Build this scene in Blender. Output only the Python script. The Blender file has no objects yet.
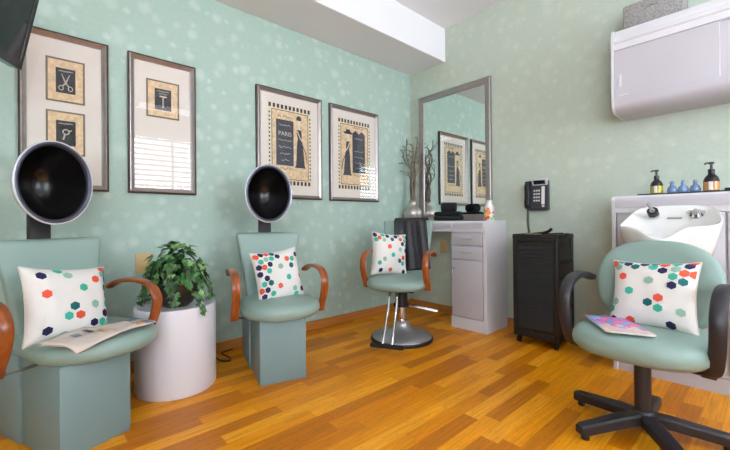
import bpy, bmesh, math, random
from mathutils import Vector, Matrix, Euler
random.seed(7)
PI = math.pi
SC = bpy.context.scene
COL = SC.collection
R = math.radians

# ------------------------------------------------------------------ camera
cam_d = bpy.data.cameras.new('camera')
cam = bpy.data.objects.new('camera', cam_d)
COL.objects.link(cam)
SC.camera = cam
cam_d.sensor_width = 36.0
cam_d.lens = 369.81 / 730 * 36
cam_d.shift_y = -5.106 / 730
cam_d.clip_start = 0.02
YAW, PITCH, ROLL = 0.83826, 0.003655, -0.0087587
f_ = Vector((-math.sin(YAW) * math.cos(PITCH), math.cos(YAW) * math.cos(PITCH), math.sin(PITCH)))
r0 = Vector((math.cos(YAW), math.sin(YAW), 0))
u0 = r0.cross(f_)
r_ = r0 * math.cos(ROLL) + u0 * math.sin(ROLL)
u_ = u0 * math.cos(ROLL) - r0 * math.sin(ROLL)
cm = Matrix((r_, u_, -f_)).transposed().to_4x4()
cm.translation = Vector((2.5926, -2.9973, 0.8987))
cam.matrix_world = cm

# ------------------------------------------------------------------ world, exposure
W = bpy.data.worlds.new('daylight')
SC.world = W
W.use_nodes = True
W.node_tree.nodes['Background'].inputs[0].default_value = (0.75, 0.86, 1.0, 1)
W.node_tree.nodes['Background'].inputs[1].default_value = 1.0
vs = SC.view_settings
vs.view_transform = 'Standard'
vs.look = 'None'
vs.gamma = 1.0
vs.use_curve_mapping = False
vs.exposure = -0.42
WINDOW_LIGHT = 14.0
SUNNY_WINDOW_LIGHT = 22.0
CEILING_LIGHT = 4.0

# room extents
RX, RY, RZ = 4.6, -4.9, 2.765
SOF_X, SOF_Z = 0.453, 2.44

# ------------------------------------------------------------------ materials
def lin(c):
    out = []
    for v in c[:3]:
        v = v / 255.0
        out.append(v / 12.92 if v <= 0.04045 else ((v + 0.055) / 1.055) ** 2.4)
    return (*out, 1.0)

def M(name, col, rough=0.5, metal=0.0, var=0.05, scale=18.0, bump=0.0, bscale=None, spec=0.5, coat=0.0, trans=0.0, emit=None, estr=0.0, sheen=0.0):
    m = bpy.data.materials.new(name)
    m.use_nodes = True
    nt = m.node_tree
    b = nt.nodes['Principled BSDF']
    tc = nt.nodes.new('ShaderNodeTexCoord')
    nz = nt.nodes.new('ShaderNodeTexNoise')
    nz.inputs['Scale'].default_value = scale
    nz.inputs['Detail'].default_value = 4
    nt.links.new(tc.outputs['Object'], nz.inputs['Vector'])
    mp = nt.nodes.new('ShaderNodeMapRange')
    mp.inputs['From Min'].default_value = 0.3
    mp.inputs['From Max'].default_value = 0.7
    mp.inputs['To Min'].default_value = 1 - var
    mp.inputs['To Max'].default_value = 1 + var
    nt.links.new(nz.outputs['Fac'], mp.inputs['Value'])
    hs = nt.nodes.new('ShaderNodeHueSaturation')
    hs.inputs['Color'].default_value = lin(col)
    nt.links.new(mp.outputs['Result'], hs.inputs['Value'])
    nt.links.new(hs.outputs['Color'], b.inputs['Base Color'])
    b.inputs['Roughness'].default_value = rough
    b.inputs['Metallic'].default_value = metal
    b.inputs['Specular IOR Level'].default_value = spec
    b.inputs['Coat Weight'].default_value = coat
    b.inputs['Transmission Weight'].default_value = trans
    if sheen:
        b.inputs['Sheen Weight'].default_value = sheen
    if emit:
        b.inputs['Emission Color'].default_value = lin(emit)
        b.inputs['Emission Strength'].default_value = estr
    if bump:
        n2 = nt.nodes.new('ShaderNodeTexNoise')
        n2.inputs['Scale'].default_value = bscale or scale * 8
        nt.links.new(tc.outputs['Object'], n2.inputs['Vector'])
        bp = nt.nodes.new('ShaderNodeBump')
        bp.inputs['Strength'].default_value = bump
        bp.inputs['Distance'].default_value = 0.004
        nt.links.new(n2.outputs['Fac'], bp.inputs['Height'])
        nt.links.new(bp.outputs['Normal'], b.inputs['Normal'])
    return m

def math_node(nt, op, a, b=None, c=None):
    n = nt.nodes.new('ShaderNodeMath')
    n.operation = op
    for i, v in enumerate((a, b, c)):
        if v is None:
            continue
        if isinstance(v, (int, float)):
            n.inputs[i].default_value = v
        else:
            nt.links.new(v, n.inputs[i])
    return n.outputs[0]

def wall_material(name, base, blot, axis, strength):
    """painted paper with pale seed-head blotches of several sizes"""
    m = bpy.data.materials.new(name)
    m.use_nodes = True
    nt = m.node_tree
    b = nt.nodes['Principled BSDF']
    geo = nt.nodes.new('ShaderNodeNewGeometry')
    sp = nt.nodes.new('ShaderNodeSeparateXYZ')
    nt.links.new(geo.outputs['Position'], sp.inputs[0])
    cb = nt.nodes.new('ShaderNodeCombineXYZ')
    nt.links.new(sp.outputs[axis], cb.inputs[0])
    nt.links.new(sp.outputs['Z'], cb.inputs[1])
    masks = []
    for sc_, r0_, r1_, off in ((6.2, 0.22, 0.42, 0.0), (8.2, 0.16, 0.36, 3.7)):
        vadd = nt.nodes.new('ShaderNodeVectorMath')
        vadd.operation = 'ADD'
        nt.links.new(cb.outputs[0], vadd.inputs[0])
        vadd.inputs[1].default_value = (off, off * 1.3, 0)
        vo = nt.nodes.new('ShaderNodeTexVoronoi')
        vo.voronoi_dimensions = '2D'
        vo.inputs['Scale'].default_value = sc_
        vo.inputs['Randomness'].default_value = 0.85
        nt.links.new(vadd.outputs[0], vo.inputs['Vector'])
        sc = nt.nodes.new('ShaderNodeSeparateColor')
        nt.links.new(vo.outputs['Color'], sc.inputs[0])
        rad = math_node(nt, 'MULTIPLY_ADD', sc.outputs[0], r1_ - r0_, r0_)
        # ragged petal edge
        nz = nt.nodes.new('ShaderNodeTexNoise')
        nz.inputs['Scale'].default_value = 60
        nz.inputs['Detail'].default_value = 2
        nt.links.new(cb.outputs[0], nz.inputs['Vector'])
        d = math_node(nt, 'MULTIPLY_ADD', nz.outputs['Fac'], 0.22, vo.outputs['Distance'])
        d = math_node(nt, 'SUBTRACT', d, 0.11)
        q = math_node(nt, 'DIVIDE', d, rad)
        mr = nt.nodes.new('ShaderNodeMapRange')
        mr.interpolation_type = 'SMOOTHSTEP'
        mr.inputs['From Min'].default_value = 1.0
        mr.inputs['From Max'].default_value = 0.15
        nt.links.new(q, mr.inputs['Value'])
        g = math_node(nt, 'GREATER_THAN', sc.outputs[1], 0.12)
        w = math_node(nt, 'MULTIPLY_ADD', sc.outputs[2], 0.6, 0.4)
        masks.append(math_node(nt, 'MULTIPLY', math_node(nt, 'MULTIPLY', mr.outputs[0], g), w))
    mk = math_node(nt, 'MAXIMUM', masks[0], masks[1])
    # blotch strength varies slowly over the sheet
    n3 = nt.nodes.new('ShaderNodeTexNoise')
    n3.inputs['Scale'].default_value = 1.1
    nt.links.new(cb.outputs[0], n3.inputs['Vector'])
    mk = math_node(nt, 'MULTIPLY', mk, math_node(nt, 'MULTIPLY_ADD', n3.outputs['Fac'], 0.8 * strength, 0.6 * strength))
    n4 = nt.nodes.new('ShaderNodeTexNoise')
    n4.inputs['Scale'].default_value = 45
    n4.inputs['Detail'].default_value = 5
    nt.links.new(cb.outputs[0], n4.inputs['Vector'])
    hs = nt.nodes.new('ShaderNodeHueSaturation')
    hs.inputs['Color'].default_value = lin(base)
    nt.links.new(math_node(nt, 'MULTIPLY_ADD', n4.outputs['Fac'], 0.16, 0.92), hs.inputs['Value'])
    mx = nt.nodes.new('ShaderNodeMix')
    mx.data_type = 'RGBA'
    nt.links.new(mk, mx.inputs[0])
    nt.links.new(hs.outputs[0], mx.inputs[6])
    mx.inputs[7].default_value = lin(blot)
    nt.links.new(mx.outputs[2], b.inputs['Base Color'])
    b.inputs['Roughness'].default_value = 0.55
    b.inputs['Specular IOR Level'].default_value = 0.35
    return m

def floor_material():
    """strip laminate in golden bamboo tones, strips running along the y axis"""
    m = bpy.data.materials.new('bamboo_laminate')
    m.use_nodes = True
    nt = m.node_tree
    b = nt.nodes['Principled BSDF']
    geo = nt.nodes.new('ShaderNodeNewGeometry')
    sp = nt.nodes.new('ShaderNodeSeparateXYZ')
    nt.links.new(geo.outputs['Position'], sp.inputs[0])
    ROW, LEN = 0.074, 0.56
    rx = math_node(nt, 'DIVIDE', math_node(nt, 'ADD', sp.outputs[0], 10.004), ROW)
    row = math_node(nt, 'FLOOR', rx)
    wn = nt.nodes.new('ShaderNodeTexWhiteNoise')
    wn.noise_dimensions = '1D'
    nt.links.new(row, wn.inputs['W'])
    yy = math_node(nt, 'DIVIDE', math_node(nt, 'ADD', sp.outputs[1], 20.0), LEN)
    yy = math_node(nt, 'ADD', yy, wn.outputs['Value'])
    pl = math_node(nt, 'FLOOR', yy)
    cb = nt.nodes.new('ShaderNodeCombineXYZ')
    nt.links.new(row, cb.inputs[0])
    nt.links.new(pl, cb.inputs[1])
    w2 = nt.nodes.new('ShaderNodeTexWhiteNoise')
    w2.noise_dimensions = '2D'
    nt.links.new(cb.outputs[0], w2.inputs['Vector'])
    ramp = nt.nodes.new('ShaderNodeValToRGB')
    ramp.color_ramp.interpolation = 'LINEAR'
    e = ramp.color_ramp.elements
    e[0].position = 0.0
    e[0].color = lin((194, 120, 54))
    e[1].position = 1.0
    e[1].color = lin((238, 166, 78))
    for pos, c in ((0.22, (190, 114, 48)), (0.34, (216, 136, 56)), (0.7, (228, 151, 65))):
        x = e.new(pos)
        x.color = lin(c)
    nt.links.new(w2.outputs['Value'], ramp.inputs[0])
    # fine streaks along the strip
    cs = nt.nodes.new('ShaderNodeCombineXYZ')
    nt.links.new(math_node(nt, 'MULTIPLY', sp.outputs[0], 95.0), cs.inputs[0])
    nt.links.new(math_node(nt, 'MULTIPLY_ADD', sp.outputs[1], 4.0, math_node(nt, 'MULTIPLY', w2.outputs['Value'], 40)), cs.inputs[1])
    nz = nt.nodes.new('ShaderNodeTexNoise')
    nz.inputs['Scale'].default_value = 1.0
    nz.inputs['Detail'].default_value = 3
    nt.links.new(cs.outputs[0], nz.inputs['Vector'])
    # bamboo knots
    ck = nt.nodes.new('ShaderNodeCombineXYZ')
    nt.links.new(math_node(nt, 'MULTIPLY', sp.outputs[0], 62.0), ck.inputs[0])
    nt.links.new(math_node(nt, 'MULTIPLY', sp.outputs[1], 22.0), ck.inputs[1])
    vk = nt.nodes.new('ShaderNodeTexVoronoi')
    vk.voronoi_dimensions = '2D'
    vk.inputs['Scale'].default_value = 1.0
    nt.links.new(ck.outputs[0], vk.inputs['Vector'])
    skc = nt.nodes.new('ShaderNodeSeparateColor')
    nt.links.new(vk.outputs['Color'], skc.inputs[0])
    kn = math_node(nt, 'MULTIPLY', math_node(nt, 'LESS_THAN', vk.outputs['Distance'], 0.2), math_node(nt, 'GREATER_THAN', skc.outputs[0], 0.6))
    # joints
    fx = math_node(nt, 'FRACT', rx)
    fy = math_node(nt, 'FRACT', yy)
    jx = math_node(nt, 'LESS_THAN', math_node(nt, 'ABSOLUTE', math_node(nt, 'SUBTRACT', fx, 0.5)), 0.482)
    jy = math_node(nt, 'LESS_THAN', math_node(nt, 'ABSOLUTE', math_node(nt, 'SUBTRACT', fy, 0.5)), 0.497)
    j = math_node(nt, 'MULTIPLY_ADD', math_node(nt, 'MULTIPLY', jx, jy), 0.16, 0.84)
    v = math_node(nt, 'MULTIPLY_ADD', nz.outputs['Fac'], 0.95, 0.56)
    v = math_node(nt, 'MULTIPLY', v, j)
    v = math_node(nt, 'SUBTRACT', v, math_node(nt, 'MULTIPLY', kn, 0.16))
    hs = nt.nodes.new('ShaderNodeHueSaturation')
    nt.links.new(ramp.outputs[0], hs.inputs['Color'])
    nt.links.new(v, hs.inputs['Value'])
    hs.inputs['Saturation'].default_value = 1.08
    nt.links.new(hs.outputs[0], b.inputs['Base Color'])
    b.inputs['Roughness'].default_value = 0.42
    b.inputs['Specular IOR Level'].default_value = 0.4
    return m

def glass_material(name, ior=1.5, tint=(1, 1, 1, 1), rough=0.0):
    """thin clear pane: clear behind, mirror-like by Fresnel"""
    m = bpy.data.materials.new(name)
    m.use_nodes = True
    nt = m.node_tree
    nt.nodes.clear()
    o = nt.nodes.new('ShaderNodeOutputMaterial')
    t = nt.nodes.new('ShaderNodeBsdfTransparent')
    t.inputs[0].default_value = tint
    g = nt.nodes.new('ShaderNodeBsdfGlossy')
    g.inputs['Roughness'].default_value = rough
    fr = nt.nodes.new('ShaderNodeFresnel')
    fr.inputs[0].default_value = ior
    mx = nt.nodes.new('ShaderNodeMixShader')
    gb = nt.nodes.new('ShaderNodeNewGeometry')
    nt.links.new(math_node(nt, 'MULTIPLY_ADD', gb.outputs['Backfacing'], 1.0 / ior - ior, ior), fr.inputs[0])
    nt.links.new(fr.outputs[0], mx.inputs[0])
    nt.links.new(t.outputs[0], mx.inputs[1])
    nt.links.new(g.outputs[0], mx.inputs[2])
    nt.links.new(mx.outputs[0], o.inputs[0])
    return m

def wood_material(name, c1, c2, rough=0.3, axis_scale=(4, 40, 40)):
    m = bpy.data.materials.new(name)
    m.use_nodes = True
    nt = m.node_tree
    b = nt.nodes['Principled BSDF']
    tc = nt.nodes.new('ShaderNodeTexCoord')
    mp = nt.nodes.new('ShaderNodeMapping')
    mp.inputs['Scale'].default_value = axis_scale
    nt.links.new(tc.outputs['Object'], mp.inputs[0])
    nz = nt.nodes.new('ShaderNodeTexNoise')
    nz.inputs['Scale'].default_value = 1.0
    nz.inputs['Detail'].default_value = 5
    nt.links.new(mp.outputs[0], nz.inputs['Vector'])
    rp = nt.nodes.new('ShaderNodeValToRGB')
    rp.color_ramp.elements[0].position = 0.3
    rp.color_ramp.elements[1].position = 0.7
    rp.color_ramp.elements[0].color = lin(c1)
    rp.color_ramp.elements[1].color = lin(c2)
    nt.links.new(nz.outputs['Fac'], rp.inputs[0])
    nt.links.new(rp.outputs[0], b.inputs['Base Color'])
    b.inputs['Roughness'].default_value = rough
    b.inputs['Coat Weight'].default_value = 0.25
    return m

MAT = {}
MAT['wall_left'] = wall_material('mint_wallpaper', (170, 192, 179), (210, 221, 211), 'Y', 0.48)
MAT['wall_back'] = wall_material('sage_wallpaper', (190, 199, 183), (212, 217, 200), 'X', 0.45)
MAT['ceiling'] = M('ceiling_paint', (240, 238, 239), 0.8, var=0.01, scale=3)
MAT['floor'] = floor_material()
MAT['base'] = wood_material('baseboard_wood', (172, 108, 48), (200, 132, 62), 0.4, (3, 3, 60))
MAT['vinyl'] = M('seafoam_vinyl', (140, 163, 153), 0.42, var=0.03, scale=6, bump=0.12, bscale=260)
MAT['vinyl_panel'] = M('seafoam_panel', (122, 146, 146), 0.45, var=0.02, scale=5)
MAT['arm_wood'] = wood_material('cherry_bentwood', (112, 52, 18), (178, 94, 38), 0.28, (14, 60, 14))
MAT['black'] = M('black_plastic', (22, 21, 22), 0.35, var=0.05)
MAT['black_soft'] = M('black_soft_plastic', (30, 28, 29), 0.55, var=0.06, bump=0.08)
MAT['hood_in'] = M('hood_liner_gloss', (13, 11, 11), 0.27, var=0.05)
MAT['hood_out'] = M('hood_shell_silver', (212, 212, 218), 0.25, metal=0.3, var=0.02)
MAT['hood_band'] = M('hood_band_grey', (70, 70, 84), 0.3, metal=0.5, var=0.03)
MAT['chrome'] = M('chrome', (205, 203, 205), 0.12, metal=1.0, var=0.02)
MAT['steel'] = M('brushed_steel', (178, 177, 180), 0.36, metal=0.75, var=0.04)
MAT['silver'] = M('pewter_frame', (170, 160, 157), 0.36, metal=0.85, var=0.06, scale=30)
MAT['silver_dark'] = M('pewter_edge', (96, 84, 82), 0.4, metal=0.75, var=0.08, scale=30)
MAT['mat'] = M('cream_mat_board', (225, 215, 205), 0.85, var=0.015)
MAT['paper'] = M('aged_print_paper', (220, 190, 152), 0.8, var=0.2, scale=45)
MAT['paper_pale'] = M('pale_print_paper', (224, 208, 180), 0.8, var=0.08, scale=16)
MAT['ink'] = M('print_ink', (38, 36, 42), 0.7, var=0.2, scale=40)
MAT['ink_slate'] = M('print_slate', (60, 62, 72), 0.7, var=0.25, scale=30)
MAT['ink_light'] = M('print_light', (196, 186, 170), 0.7, var=0.1)
MAT['olive'] = M('print_border', (112, 96, 72), 0.6, var=0.1)
MAT['glass'] = glass_material('picture_glass', 1.34)
MAT['clear'] = glass_material('clear_glass', 1.45, (0.95, 0.97, 0.97, 1))
MAT['mirror'] = M('mirror_glass', (232, 238, 236), 0.015, metal=1.0, var=0.0)
MAT['white_lam'] = M('white_laminate', (218, 214, 217), 0.4, var=0.012, scale=4)
MAT['grey_lam'] = M('lilac_grey_laminate', (192, 186, 191), 0.42, var=0.015, scale=4)
MAT['white_drum'] = M('white_drum_paint', (226, 222, 227), 0.45, var=0.012, scale=4)
MAT['ceramic'] = M('white_ceramic', (236, 233, 228), 0.12, var=0.008, coat=0.4)
MAT['pillow'] = M('white_canvas', (232, 226, 220), 0.85, var=0.02, scale=30, bump=0.25, bscale=420, sheen=0.1)
MAT['piping'] = M('canvas_piping', (214, 202, 190), 0.85, var=0.04)
for k, c in dict(n=(27, 24, 72), t=(58, 176, 150), d=(12, 98, 98), o=(228, 84, 56), s=(146, 182, 164)).items():
    MAT['hex_' + k] = M({'n': 'navy', 't': 'teal', 'd': 'dark_teal', 'o': 'coral', 's': 'sage'}[k] + '_print', c, 0.8, var=0.04)
MAT['cape'] = M('charcoal_cape_cloth', (33, 30, 37), 0.5, var=0.7, scale=75, bump=0.4, bscale=60)
MAT['towel'] = M('black_terry', (22, 21, 24), 0.95, var=0.15, scale=60, bump=0.7, bscale=260)
MAT['vase'] = M('hammered_silver', (188, 180, 174), 0.28, metal=0.85, var=0.1, scale=30, bump=0.5, bscale=70)
MAT['branch'] = M('dried_branch', (124, 106, 92), 0.8, var=0.2, scale=40)
MAT['pot'] = M('dark_pot', (48, 36, 30), 0.35, var=0.2, scale=20)
MAT['soil'] = M('soil', (40, 30, 24), 0.95, var=0.3, scale=60)
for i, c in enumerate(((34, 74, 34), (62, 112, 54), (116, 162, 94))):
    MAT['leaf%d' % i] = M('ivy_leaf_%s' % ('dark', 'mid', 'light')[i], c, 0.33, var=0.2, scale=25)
MAT['stem'] = M('ivy_stem', (92, 84, 52), 0.7, var=0.1)
MAT['tan'] = M('tan_plate', (206, 172, 118), 0.45, var=0.03)
MAT['cart'] = M('trolley_plastic', (26, 22, 23), 0.42, var=0.06, bump=0.06)
MAT['screen'] = M('tv_screen', (18, 20, 24), 0.06, var=0.02)
MAT['bezel'] = M('tv_bezel', (20, 18, 20), 0.12, var=0.02)
MAT['grey_felt'] = M('grey_felt', (150, 146, 142), 0.95, var=0.35, scale=110, bump=0.4, bscale=200)
MAT['amber'] = M('amber_liquid', (196, 140, 84), 0.12, var=0.03)
MAT['gold_green'] = M('yellow_green_liquid', (176, 160, 44), 0.12, var=0.03)
MAT['blue_glass'] = M('pale_blue_bottle', (140, 165, 206), 0.08, var=0.1, trans=0.35)
MAT['label_w'] = M('label_white', (232, 228, 222), 0.5, var=0.02)
MAT['phone'] = M('phone_plastic', (58, 56, 66), 0.38, var=0.05)
MAT['phone_grey'] = M('phone_grey', (206, 202, 202), 0.4, var=0.03)
MAT['office_black'] = M('office_black', (36, 33, 38), 0.4, var=0.05)
MAT['newsprint'] = M('newsprint', (214, 196, 184), 0.85, var=0.05, scale=20)
MAT['print_warm'] = M('print_warm_photo', (206, 158, 116), 0.7, var=0.25, scale=30)
MAT['print_blue'] = M('print_blue_photo', (120, 138, 158), 0.6, var=0.3, scale=30)
MAT['mag_pink'] = M('magazine_pink', (222, 96, 160), 0.3, var=0.35, scale=22)
MAT['mag_blue'] = M('magazine_blue', (120, 160, 216), 0.3, var=0.3, scale=18)
MAT['mag_skin'] = M('magazine_pale', (230, 200, 192), 0.3, var=0.15, scale=24)
MAT['slat'] = M('blind_slat', (240, 240, 240), 0.5, var=0.01)
MAT['pane'] = M('window_daylight', (255, 255, 255), 0.3, emit=(230, 241, 255), estr=WINDOW_LIGHT)
MAT['pane_sunny'] = M('window_daylight_sunny', (255, 255, 255), 0.3, emit=(230, 241, 255), estr=SUNNY_WINDOW_LIGHT)
MAT['lamp'] = M('ceiling_diffuser', (255, 255, 255), 0.5, emit=(232, 241, 255), estr=CEILING_LIGHT)
MAT['trim'] = M('white_trim', (232, 230, 228), 0.5, var=0.01)
MAT['bottle_floral'] = M('floral_pink', (226, 92, 120), 0.4, var=0.3, scale=60)
MAT['yellow'] = M('floral_yellow', (238, 206, 70), 0.4, var=0.1)

# ------------------------------------------------------------------ mesh helpers
def link(name, bm, mats, parent=None, smooth=True, angle=35):
    bmesh.ops.recalc_face_normals(bm, faces=bm.faces[:])
    me = bpy.data.meshes.new(name)
    bm.to_mesh(me)
    bm.free()
    o = bpy.data.objects.new(name, me)
    COL.objects.link(o)
    for m in (mats if isinstance(mats, (list, tuple)) else [mats]):
        me.materials.append(MAT[m] if isinstance(m, str) else m)
    if smooth:
        for p in me.polygons:
            p.use_smooth = True
        me.set_sharp_from_angle(angle=R(angle))
    if parent:
        o.parent = parent
    return o

def thing(name, label, cat, loc=(0, 0, 0), rz=0.0, group=None):
    o = bpy.data.objects.new(name, None)
    o.empty_display_size = 0.05
    COL.objects.link(o)
    o.location = loc
    o.rotation_euler = (0, 0, R(rz))
    return tag(o, label, cat, group)

def tag(o, label, cat, group=None):
    o['label'] = label
    o['category'] = cat
    if group:
        o['group'] = group
    return o

def structure(o):
    o['kind'] = 'structure'
    return o

def box(bm, lo, hi, bev=0.0, seg=2, mi=0):
    r = bmesh.ops.create_cube(bm, size=1.0)
    vs_ = r['verts']
    for v in vs_:
        v.co = Vector(((lo[i] + hi[i]) / 2 + v.co[i] * (hi[i] - lo[i]) for i in range(3)))
    fs = list({f for v in vs_ for f in v.link_faces})
    for f in fs:
        f.material_index = mi
    if bev:
        es = list({e for v in vs_ for e in v.link_edges})
        bmesh.ops.bevel(bm, geom=es, offset=bev, segments=seg, profile=0.5, affect='EDGES', clamp_overlap=True)
    return bm

def bx(lo, hi, bev=0.0, seg=2):
    return box(bmesh.new(), lo, hi, bev, seg)

def loft(bm, rings, closed=True, cap0=True, cap1=True, mi=0):
    vr = [[bm.verts.new(p) for p in r] for r in rings]
    n = len(rings[0])
    for a, b in zip(vr[:-1], vr[1:]):
        for i in range(n if closed else n - 1):
            j = (i + 1) % n
            f = bm.faces.new((a[i], a[j], b[j], b[i]))
            f.material_index = mi
    if cap0 and closed:
        bm.faces.new(vr[0][::-1]).material_index = mi
    if cap1 and closed:
        bm.faces.new(vr[-1]).material_index = mi
    return vr

def lathe(bm, prof, seg=32, center=(0, 0), cap0=True, cap1=True, mi=0, sx=1.0, sy=1.0):
    rings = []
    for r, z in prof:
        rings.append([(center[0] + r * sx * math.cos(2 * PI * i / seg), center[1] + r * sy * math.sin(2 * PI * i / seg), z) for i in range(seg)])
    loft(bm, rings, True, cap0, cap1, mi)
    return bm

def catmull(pts, n=8):
    pts = [Vector(p) for p in pts]
    out = []
    P = [pts[0] * 2 - pts[1]] + pts + [pts[-1] * 2 - pts[-2]]
    for i in range(1, len(P) - 2):
        for k in range(n):
            t = k / n
            a, b, c, d = P[i - 1], P[i], P[i + 1], P[i + 2]
            out.append(0.5 * ((2 * b) + (c - a) * t + (2 * a - 5 * b + 4 * c - d) * t * t + (3 * b - a - 3 * c + d) * t ** 3))
    out.append(pts[-1])
    return out

def sweep(bm, pts, sec, lateral=None, radii=None, mi=0, cap=True):
    """sec: list of (lateral, normal) offsets; lateral: fixed side vector or None for parallel transport"""
    pts = [Vector(p) for p in pts]
    rings = []
    N = None
    for i, p in enumerate(pts):
        t = (pts[min(i + 1, len(pts) - 1)] - pts[max(i - 1, 0)]).normalized()
        if lateral is not None:
            L = Vector(lateral)
            L = (L - t * L.dot(t)).normalized()
            Nn = t.cross(L)
        else:
            if N is None:
                a = Vector((0, 0, 1)) if abs(t.z) < 0.9 else Vector((1, 0, 0))
                N = (a - t * a.dot(t)).normalized()
            else:
                N = (N - t * N.dot(t)).normalized()
            Nn = N
            L = t.cross(Nn)
        k = radii[i] if radii else 1.0
        rings.append([p + L * s[0] * k + Nn * s[1] * k for s in sec])
    loft(bm, rings, True, cap, cap, mi)
    return bm

def circ(r, n=10):
    return [(r * math.cos(2 * PI * i / n), r * math.sin(2 * PI * i / n)) for i in range(n)]

def tube(bm, pts, r, n=10, radii=None, mi=0):
    return sweep(bm, pts, circ(r, n), None, radii, mi)

def superell(a, b, n, e):
    out = []
    for i in range(n):
        t = 2 * PI * i / n
        c, s = math.cos(t), math.sin(t)
        out.append((a * abs(c) ** (2 / e) * (1 if c >= 0 else -1), b * abs(s) ** (2 / e) * (1 if s >= 0 else -1)))
    return out

def rect_frame(bm, w, h, prof, z0=0.0, mi=0):
    """mitred frame in the local YZ plane, out of the wall along +x. prof: (inset, x)"""
    rings = []
    for d, x in prof:
        rings.append([(x, -w / 2 + d, z0 + d), (x, w / 2 - d, z0 + d), (x, w / 2 - d, z0 + h - d), (x, -w / 2 + d, z0 + h - d)])
    vr = [[bm.verts.new(p) for p in r] for r in rings]
    for a, b in zip(vr, vr[1:] + vr[:1]):
        for i in range(4):
            j = (i + 1) % 4
            bm.faces.new((a[i], a[j], b[j], b[i])).material_index = mi
    return bm

def poly_plate(bm, pts, x0, x1, mi=0):
    """extrude a (y,z) polygon between x0 and x1"""
    a = [bm.verts.new((x0, p[0], p[1])) for p in pts]
    b = [bm.verts.new((x1, p[0], p[1])) for p in pts]
    n = len(pts)
    fs = [bm.faces.new(a), bm.faces.new(b[::-1])]
    for i in range(n):
        fs.append(bm.faces.new((a[i], b[i], b[(i + 1) % n], a[(i + 1) % n])))
    for f in fs:
        f.material_index = mi
    return bm

def text_mesh(txt, size, depth=0.0006):
    cu = bpy.data.curves.new('lettering', 'FONT')
    cu.body = txt
    cu.size = size
    cu.align_x = 'CENTER'
    cu.align_y = 'CENTER'
    cu.extrude = depth
    o = bpy.data.objects.new('lettering_source', cu)
    COL.objects.link(o)
    bpy.context.view_layer.update()
    me = bpy.data.meshes.new_from_object(o.evaluated_get(bpy.context.evaluated_depsgraph_get()))
    bpy.data.objects.remove(o)
    bm = bmesh.new()
    bm.from_mesh(me)
    bpy.data.meshes.remove(me)
    return bm

# ------------------------------------------------------------------ room shell
T = 0.12
structure(link('floor', bx((-T, RY - T, -0.1), (RX + T, T, 0)), 'floor', smooth=False))
structure(link('ceiling', bx((-T, RY - T, RZ), (RX + T, T, RZ + 0.1)), 'ceiling', smooth=False))
structure(link('wall_left', bx((-T, RY - T, 0), (0, T, RZ)), 'wall_left', smooth=False))
structure(link('wall_back', bx((0, 0, 0), (RX, T, RZ)), 'wall_back', smooth=False))
FILL_WIN = (3.32, 4.45, 0.7, 2.43)  # opening for the added fill-light window
bm = bmesh.new()
for lo, hi in (((0, RY - T, 0), (FILL_WIN[0], RY, RZ)), ((FILL_WIN[1], RY - T, 0), (RX, RY, RZ)), ((FILL_WIN[0], RY - T, 0), (FILL_WIN[1], RY, FILL_WIN[2])), ((FILL_WIN[0], RY - T, FILL_WIN[3]), (FILL_WIN[1], RY, RZ))):
    box(bm, lo, hi)
structure(link('wall_front', bm, 'wall_back', smooth=False))
WINS = ((-1.80, -0.45, 0.9, 2.43), (-4.65, -3.3, 0.9, 2.43))
bm = bmesh.new()
ys = [RY - T] + sorted(v for w in WINS for v in w[:2]) + [T]
for i in range(0, len(ys), 2):
    box(bm, (RX, ys[i], 0), (RX + T, ys[i + 1], RZ))
for w in WINS:
    box(bm, (RX, w[0], 0), (RX + T, w[1], w[2]))
    box(bm, (RX, w[0], w[3]), (RX + T, w[1], RZ))
structure(link('wall_right', bm, 'wall_back', smooth=False))
structure(link('trim_1', bx((0, RY, SOF_Z), (SOF_X, 0, RZ), 0.004, 1), 'ceiling', smooth=False))
structure(link('baseboard_left', bx((0, RY, 0), (0.014, 0, 0.074), 0.004, 1), 'base', smooth=False))
structure(link('baseboard_back', bx((0.014, -0.014, 0), (RX, 0, 0.074), 0.004, 1), 'base', smooth=False))
def window(k, w, M_):
    """window built along local y, room side at local x < 0, set in place by the matrix"""
    y0, y1, z0, z1 = w
    bm = bmesh.new()
    fw = 0.05
    for lo, hi in (((.03, y0, z0), (.09, y0 + fw, z1)), ((.03, y1 - fw, z0), (.09, y1, z1)),
                   ((.03, y0 + fw, z0), (.09, y1 - fw, z0 + fw)), ((.03, y0 + fw, z1 - fw), (.09, y1 - fw, z1)),
                   ((.04, (y0 + y1) / 2 - .02, z0 + fw), (.08, (y0 + y1) / 2 + .02, z1 - fw))):
        box(bm, lo, hi)
    wf = structure(link('window_%d' % k, bm, 'trim', smooth=False))
    wf.matrix_world = M_
    link('pane', bx((.09, y0, z0), (.10, y1, z1)), 'pane' if k == 2 else 'pane_sunny', wf, smooth=False)
    bm = bmesh.new()
    z = z0 + 0.03
    while z < z1 - 0.06:
        vs_ = [bm.verts.new(c) for c in ((-.028, y0 + .01, z + .014), (-.028, y1 - .01, z + .014), (.032, y1 - .01, z - .014), (.032, y0 + .01, z - .014))]
        bm.faces.new(vs_)
        z += 0.088
    box(bm, (-.03, y0 + .005, z1 - .06), (.03, y1 - .005, z1 - .002))
    for yy_ in (y0 + .3, (y0 + y1) / 2, y1 - .3):
        box(bm, (.007, yy_ - .002, z0), (.011, yy_ + .002, z1 - .06))
    link('blind', bm, 'slat', wf, smooth=False)
for k, w in enumerate(WINS):
    window(k + 1, w, Matrix.Translation((RX, 0, 0)))
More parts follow.
